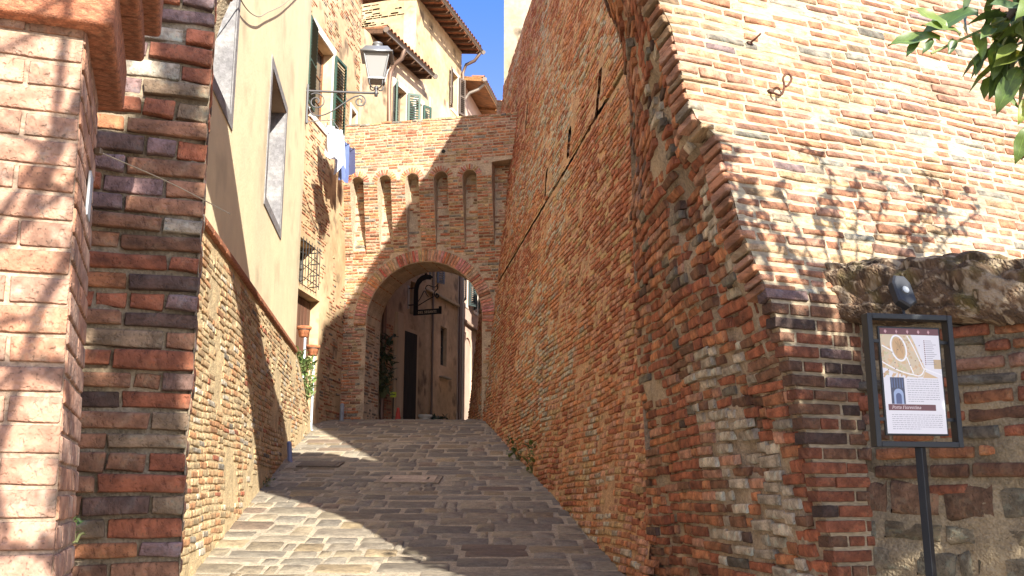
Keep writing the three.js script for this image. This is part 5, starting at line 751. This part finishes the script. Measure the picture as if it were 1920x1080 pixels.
// ------------------------------------------------------------------ thin-leaved tree behind the camera: only its branch shadows are in view
{
  const g = thing('sparse_tree', 'thinly leaved tree behind the viewer whose branch shadows dapple the pink pillar', 'tree', 2.2, -2.6); const r = rng(83), rnd = () => r() - 0.5, geos = [], leaves = [];
  const loc = (X, Y, d) => new THREE.Vector3(X - 2.2, Y, -(d + 2.6)), fork = new THREE.Vector3(0, 1.3, 0);
  const limb = (pts, r0, r1, rs = 6) => { const c = new THREE.CatmullRomCurve3(pts), n = 14, t = new THREE.TubeGeometry(c, n, r0, rs), pp = t.attributes.position; for (let i = 0; i <= n; i++) { const ce = c.getPointAt(i / n), k = lerp(1, r1 / r0, i / n); for (let j = 0; j <= rs; j++) { const q = i * (rs + 1) + j; pp.setXYZ(q, ce.x + (pp.getX(q) - ce.x) * k, ce.y + (pp.getY(q) - ce.y) * k, ce.z + (pp.getZ(q) - ce.z) * k); } } geos.push(t); return c; };
  const wob = (v, k) => v.clone().add(new THREE.Vector3(rnd() * k, rnd() * k, rnd() * k));
  // bare boughs over the pillar side
  for (const [pts, r0, r1] of [[[[0.9, 3.2, -0.9], [0.2, 2.75, 0.0], [-0.1, 2.2, 0.3], [-0.28, 1.75, 0.42], [-0.5, 1.5, 0.5]], 0.045, 0.016], [[[0.8, 2.7, -0.9], [0.15, 2.15, 0.1], [-0.12, 1.78, 0.35], [-0.26, 1.2, 0.4], [-0.25, 0.85, 0.42]], 0.04, 0.012], [[[0.7, 2.3, -0.8], [0.1, 1.62, 0.15], [-0.2, 1.5, 0.35], [-0.55, 1.32, 0.45]], 0.036, 0.012], [[[0.6, 3.4, -0.7], [0.0, 2.9, 0.15], [-0.16, 2.45, 0.32], [-0.2, 2.0, 0.38], [-0.36, 1.7, 0.42]], 0.036, 0.010], [[[0.6, 2.0, -0.7], [0.05, 1.15, 0.2], [-0.25, 1.05, 0.38], [-0.5, 0.98, 0.42]], 0.032, 0.010]]) {
    const c = limb([fork, ...pts.map((p) => loc(...p))], r0, r1, 8);
    for (let i = 0; i < 6; i++) { const a = c.getPointAt(0.66 + 0.32 * r()), b = a.clone().add(new THREE.Vector3(rnd() * 0.5 - 0.05, rnd() * 0.6, rnd() * 0.2)); limb([a, wob(a.clone().lerp(b, 0.5), 0.10), b], 0.011, 0.006, 5); }
  }
  // leafy boughs whose shade falls on the old pier
  for (const [X, Y, d] of [[0.45, 2.0, -0.4], [0.6, 2.7, -0.6], [0.5, 3.3, -0.5], [0.7, 3.9, -0.6], [0.55, 4.4, -0.4]]) {
    const end = loc(X, Y, d), c = limb([fork, wob(fork.clone().lerp(end, 0.4).add(new THREE.Vector3(0, 0.3, 0)), 0.25), wob(fork.clone().lerp(end, 0.75), 0.15), end], 0.04, 0.012, 8);
    for (let i = 0; i < 8; i++) { const a = c.getPointAt(0.6 + 0.4 * r()), b = a.clone().add(new THREE.Vector3(rnd() * 0.5, rnd() * 0.8, rnd() * 0.4)); const c2 = limb([a, wob(a.clone().lerp(b, 0.5), 0.1), b], 0.012, 0.006); for (let m = 0; m < 34; m++) { const w = wob(c2.getPointAt(0.2 + 0.8 * r()), 0.16), land = w.x + 2.2 - (3.55 + 2.6 + w.z) / 2; if (land > -1.6 && land < -1.08) leaves.push({ m: orient(new THREE.Vector3(rnd(), rnd() - 0.2, rnd()), new THREE.Vector3(rnd(), 1, rnd()), w, 1.5 + 0.7 * r()), g: looseLeaf[m % 2], c: [0.10, 0.16, 0.04] }); } }
  }
  const bark = M([0.17, 0.14, 0.11], { roughness: 0.95, map: stoneTex }); add(g, 'trunk', tube([[0, -1.6, 0], [0.05, -0.4, 0.02], [-0.03, 0.6, 0.02], [0, 1.4, 0]], 0.12, 20, 10), bark); add(g, 'branches', mergeGeometries(geos), bark);
  add(g, 'foliage', join(leaves), new THREE.MeshPhysicalMaterial({ vertexColors: true, roughness: 0.6, transmission: 0.3, thickness: 0, side: THREE.DoubleSide })).userData.kind = 'stuff';
  settle(g, -1.55);
}
// ------------------------------------------------------------------ small plants
function tuft(name, label, cat, X, d, Y, n, size, spread, cols, seed, up = 0.9, group) {
  const g = thing(name, label, cat, X, d, 0, group), r = rng(seed), rnd = () => r() - 0.5, it = [], stems = [];
  for (let i = 0; i < n; i++) { const p = new THREE.Vector3(rnd() * spread[0], r() * spread[1], rnd() * spread[2]); it.push({ m: orient(new THREE.Vector3(rnd() * 1.6, up * r() + 0.1, rnd() * 1.6), new THREE.Vector3(rnd(), 1, rnd()), p, size * (0.6 + 0.8 * r())), g: looseLeaf[i % 2], c: cols[Math.floor(r() * cols.length)] }); if (i % 6 === 0) stems.push(new THREE.TubeGeometry(new THREE.CatmullRomCurve3([new THREE.Vector3(p.x * 0.2, -0.02, p.z * 0.2), p.clone().multiplyScalar(0.6), p]), 6, 0.005, 5)); }
  add(g, 'leaves', join(it), new THREE.MeshPhysicalMaterial({ vertexColors: true, roughness: 0.7, transmission: 0.3, thickness: 0, side: THREE.DoubleSide })); add(g, 'stems', mergeGeometries(stems), M([0.12, 0.13, 0.05]));
  for (const c of g.children) c.position.y = Y; settle(g, Y);
}
const weedG = [[0.09, 0.15, 0.03], [0.06, 0.11, 0.025], [0.14, 0.19, 0.04]], shrubG = [[0.16, 0.24, 0.06], [0.10, 0.17, 0.05], [0.24, 0.30, 0.10]], darkG = [[0.03, 0.055, 0.02], [0.045, 0.075, 0.025]];
tuft('weed', 'green weed at the foot of the town wall, farther one', 'weed', 0.10, 14.9, groundY(14.9), 60, 0.9, [0.34, 0.34, 0.3], weedG, 5);
tuft('weed', 'green weed at the foot of the town wall, nearer one', 'weed', 0.30, 13.6, groundY(13.6), 46, 0.9, [0.2, 0.40, 0.2], weedG, 6);
tuft('weed', 'tiny weed in the angle where the sunlit retaining wall meets the paving', 'weed', -3.12, 12.55, groundY(12.55), 22, 0.5, [0.2, 0.1, 0.16], weedG, 7);
tuft('weed', 'small weed sprouting low between the pink pillar and the old pier', 'weed', -1.44, 3.30, -0.13, 14, 0.28, [0.05, 0.05, 0.05], weedG, 8);
tuft('shrub', 'pale green shrub behind the end of the retaining wall', 'shrub', -3.86, 18.15, 1.75, 200, 1.3, [0.30, 0.75, 0.3], shrubG, 9);
tuft('shrub', 'small bright plant just under the upper flower pot', 'shrub', -3.92, 17.7, 2.25, 70, 1.1, [0.24, 0.34, 0.24], shrubG, 10);
tuft('shrub', 'dark low bush beside the white planter beyond the gate', 'bush', -1.95, 25.4, 1.72, 140, 1.6, [0.55, 0.28, 0.4], darkG, 11);
tuft('climbing_plant', 'dark climbing plant by the doorway inside the gate', 'plant', -3.12, 23.55, 2.35, 260, 1.6, [0.5, 1.5, 0.3], darkG, 12);
// ------------------------------------------------------------------ pots on posts by the plank door
function potOnPost(label, X, d, Y) {
  const g = thing('flower_pot', label, 'flower pot', X, d, 0, 'terracotta pots by the plank door');
  add(g, 'pot', new THREE.LatheGeometry([[0, -0.10], [0.085, -0.10], [0.115, 0.05], [0.14, 0.055], [0.142, 0.10], [0.12, 0.10], [0.10, -0.05], [0, -0.06]].map((p) => new THREE.Vector2(...p)), 24), M([0.56, 0.20, 0.09], { map: brickTex, roughness: 0.85 }), [0, Y, 0]);
  add(g, 'soil', new THREE.CylinderGeometry(0.105, 0.105, 0.01, 18), M([0.05, 0.035, 0.025]), [0, Y + 0.02, 0]); add(g, 'support_ring', new THREE.TorusGeometry(0.112, 0.008, 6, 24).rotateX(Math.PI / 2), metal([0.1, 0.1, 0.1]), [0, Y + 0.035, 0]);
  settle(g, Y - 0.10);
  const p = thing('railing_post', 'pale blue railing post under the ' + (label.includes('upper') ? 'upper' : 'lower') + ' flower pot', 'post', X + 0.03, d - 0.02, 0, 'pale posts by the plank door');
  const yb = groundY(d) - 0.02; add(p, 'shaft', new THREE.CylinderGeometry(0.024, 0.024, Y - 0.12 - yb, 10), M([0.45, 0.52, 0.60], { roughness: 0.4 }), [0, (Y - 0.12 + yb) / 2, 0]); add(p, 'foot', new THREE.CylinderGeometry(0.05, 0.055, 0.02, 12), M([0.4, 0.45, 0.5]), [0, yb + 0.025, 0]); add(p, 'cap', new THREE.SphereGeometry(0.027, 10, 8), M([0.5, 0.55, 0.6]), [0, Y - 0.13, 0]); settle(p, yb);
}
potOnPost('upper terracotta flower pot, left of the pair by the plank door', -3.95, 18.2, 3.05);
potOnPost('lower terracotta flower pot, right of the pair by the plank door', -3.89, 18.8, 2.78);
// short posts at the foot of the walls
function stub(label, X, d, h, r, lean, colour) { const g = thing('short_post', label, 'post', X, d); g.position.y = EYE + groundY(d); g.rotation.z = lean; add(g, 'shaft', new THREE.CylinderGeometry(r, r * 1.05, h, 12).translate(0, h / 2 - 0.03, 0), M(colour, { roughness: 0.5 })); add(g, 'cap', new THREE.SphereGeometry(r, 12, 6, 0, 6.3, 0, 1.6), M(colour, { roughness: 0.5 }), [0, h - 0.03, 0]); }
stub('short blue drain pipe leaning against the foot of the retaining wall', -3.32, 14.75, 0.30, 0.035, 0.1, [0.16, 0.19, 0.34]);
stub('short grey post in the corner left of the gate', -3.62, 20.75, 0.36, 0.045, 0, [0.22, 0.24, 0.28]);
// things standing beyond the gate
{
  const g = thing('planter', 'white round planter beside the dark door beyond the gate', 'planter', -2.22, 25.0); add(g, 'pot', new THREE.LatheGeometry([[0, 0], [0.12, 0], [0.15, 0.22], [0.18, 0.24], [0.18, 0.3], [0.15, 0.3], [0.13, 0.1], [0, 0.1]].map((p) => new THREE.Vector2(...p)), 22), M([0.5, 0.48, 0.44]), [0, 1.735, 0]); add(g, 'soil', new THREE.CylinderGeometry(0.14, 0.14, 0.01, 16), M([0.05, 0.04, 0.03]), [0, 1.98, 0]); settle(g, 1.735);
  const n = thing('notice_stand', 'small yellow-green notice on a dark stand inside the gate', 'notice', -2.93, 24.0); box(n, 'plate', 0.15, 0.13, 0.01, M([0.45, 0.55, 0.06]), 0, 2.45, 0.02, 0.003); box(n, 'print', 0.10, 0.03, 0.004, M([0.12, 0.16, 0.03]), 0, 2.45, 0.0275); bar(n, 'pole', [0, 1.7, 0], [0, 2.5, 0], 0.014, metal([0.05, 0.05, 0.05])); box(n, 'foot', 0.22, 0.03, 0.22, metal([0.05, 0.05, 0.05]), 0, 1.735, 0, 0.006); settle(n, 1.72);
  const c = thing('red_cone', 'small red cone at the foot of the yellow-green notice', 'cone', -2.78, 23.8); add(c, 'cone', new THREE.CylinderGeometry(0.03, 0.085, 0.36, 16), M([0.5, 0.07, 0.05]), [0, 1.93, 0]); box(c, 'foot', 0.22, 0.025, 0.22, M([0.4, 0.06, 0.04]), 0, 1.735, 0, 0.006); settle(c, 1.72);
}
// cables
{
  const a = thing('iron_rod', 'thin pale rod sticking out from the pink pillar across the old pier', 'rod', -1.24, 2.76); add(a, 'rod', tube([[0, 1.01, 0], [0.14, 0.985, -0.22], [0.275, 0.945, -0.44]], 0.0021, 20, 6), M([0.3, 0.25, 0.18])); box(a, 'fixing', 0.02, 0.02, 0.02, metal([0.2, 0.15, 0.1]), 0, 1.01, 0, 0.003); settle(a, 0.94);
  const b = thing('cable', 'thin slack cable looping across the top of the yellow house', 'cable', -1.877 - 0.1128 * 3, 3.0, plan(LU[0], LU[1])); add(b, 'wire', tube([[5.4, 5.1, 0.05], [6.6, 5.2, 0.05], [7.6, 5.55, 0.05], [8.42, 6.04, 0.05], [9.5, 6.7, 0.05], [10.4, 7.3, 0.05], [12, 8.4, 0.05]], 0.007, 60, 5), M([0.25, 0.22, 0.18])); for (const [s, y] of [[5.4, 5.1], [12, 8.4]]) box(b, 'clip', 0.03, 0.03, 0.06, metal([0.2, 0.2, 0.2]), s, y, 0.029, 0.004); settle(b, 5.1);
}
renderer.render(scene, camera);
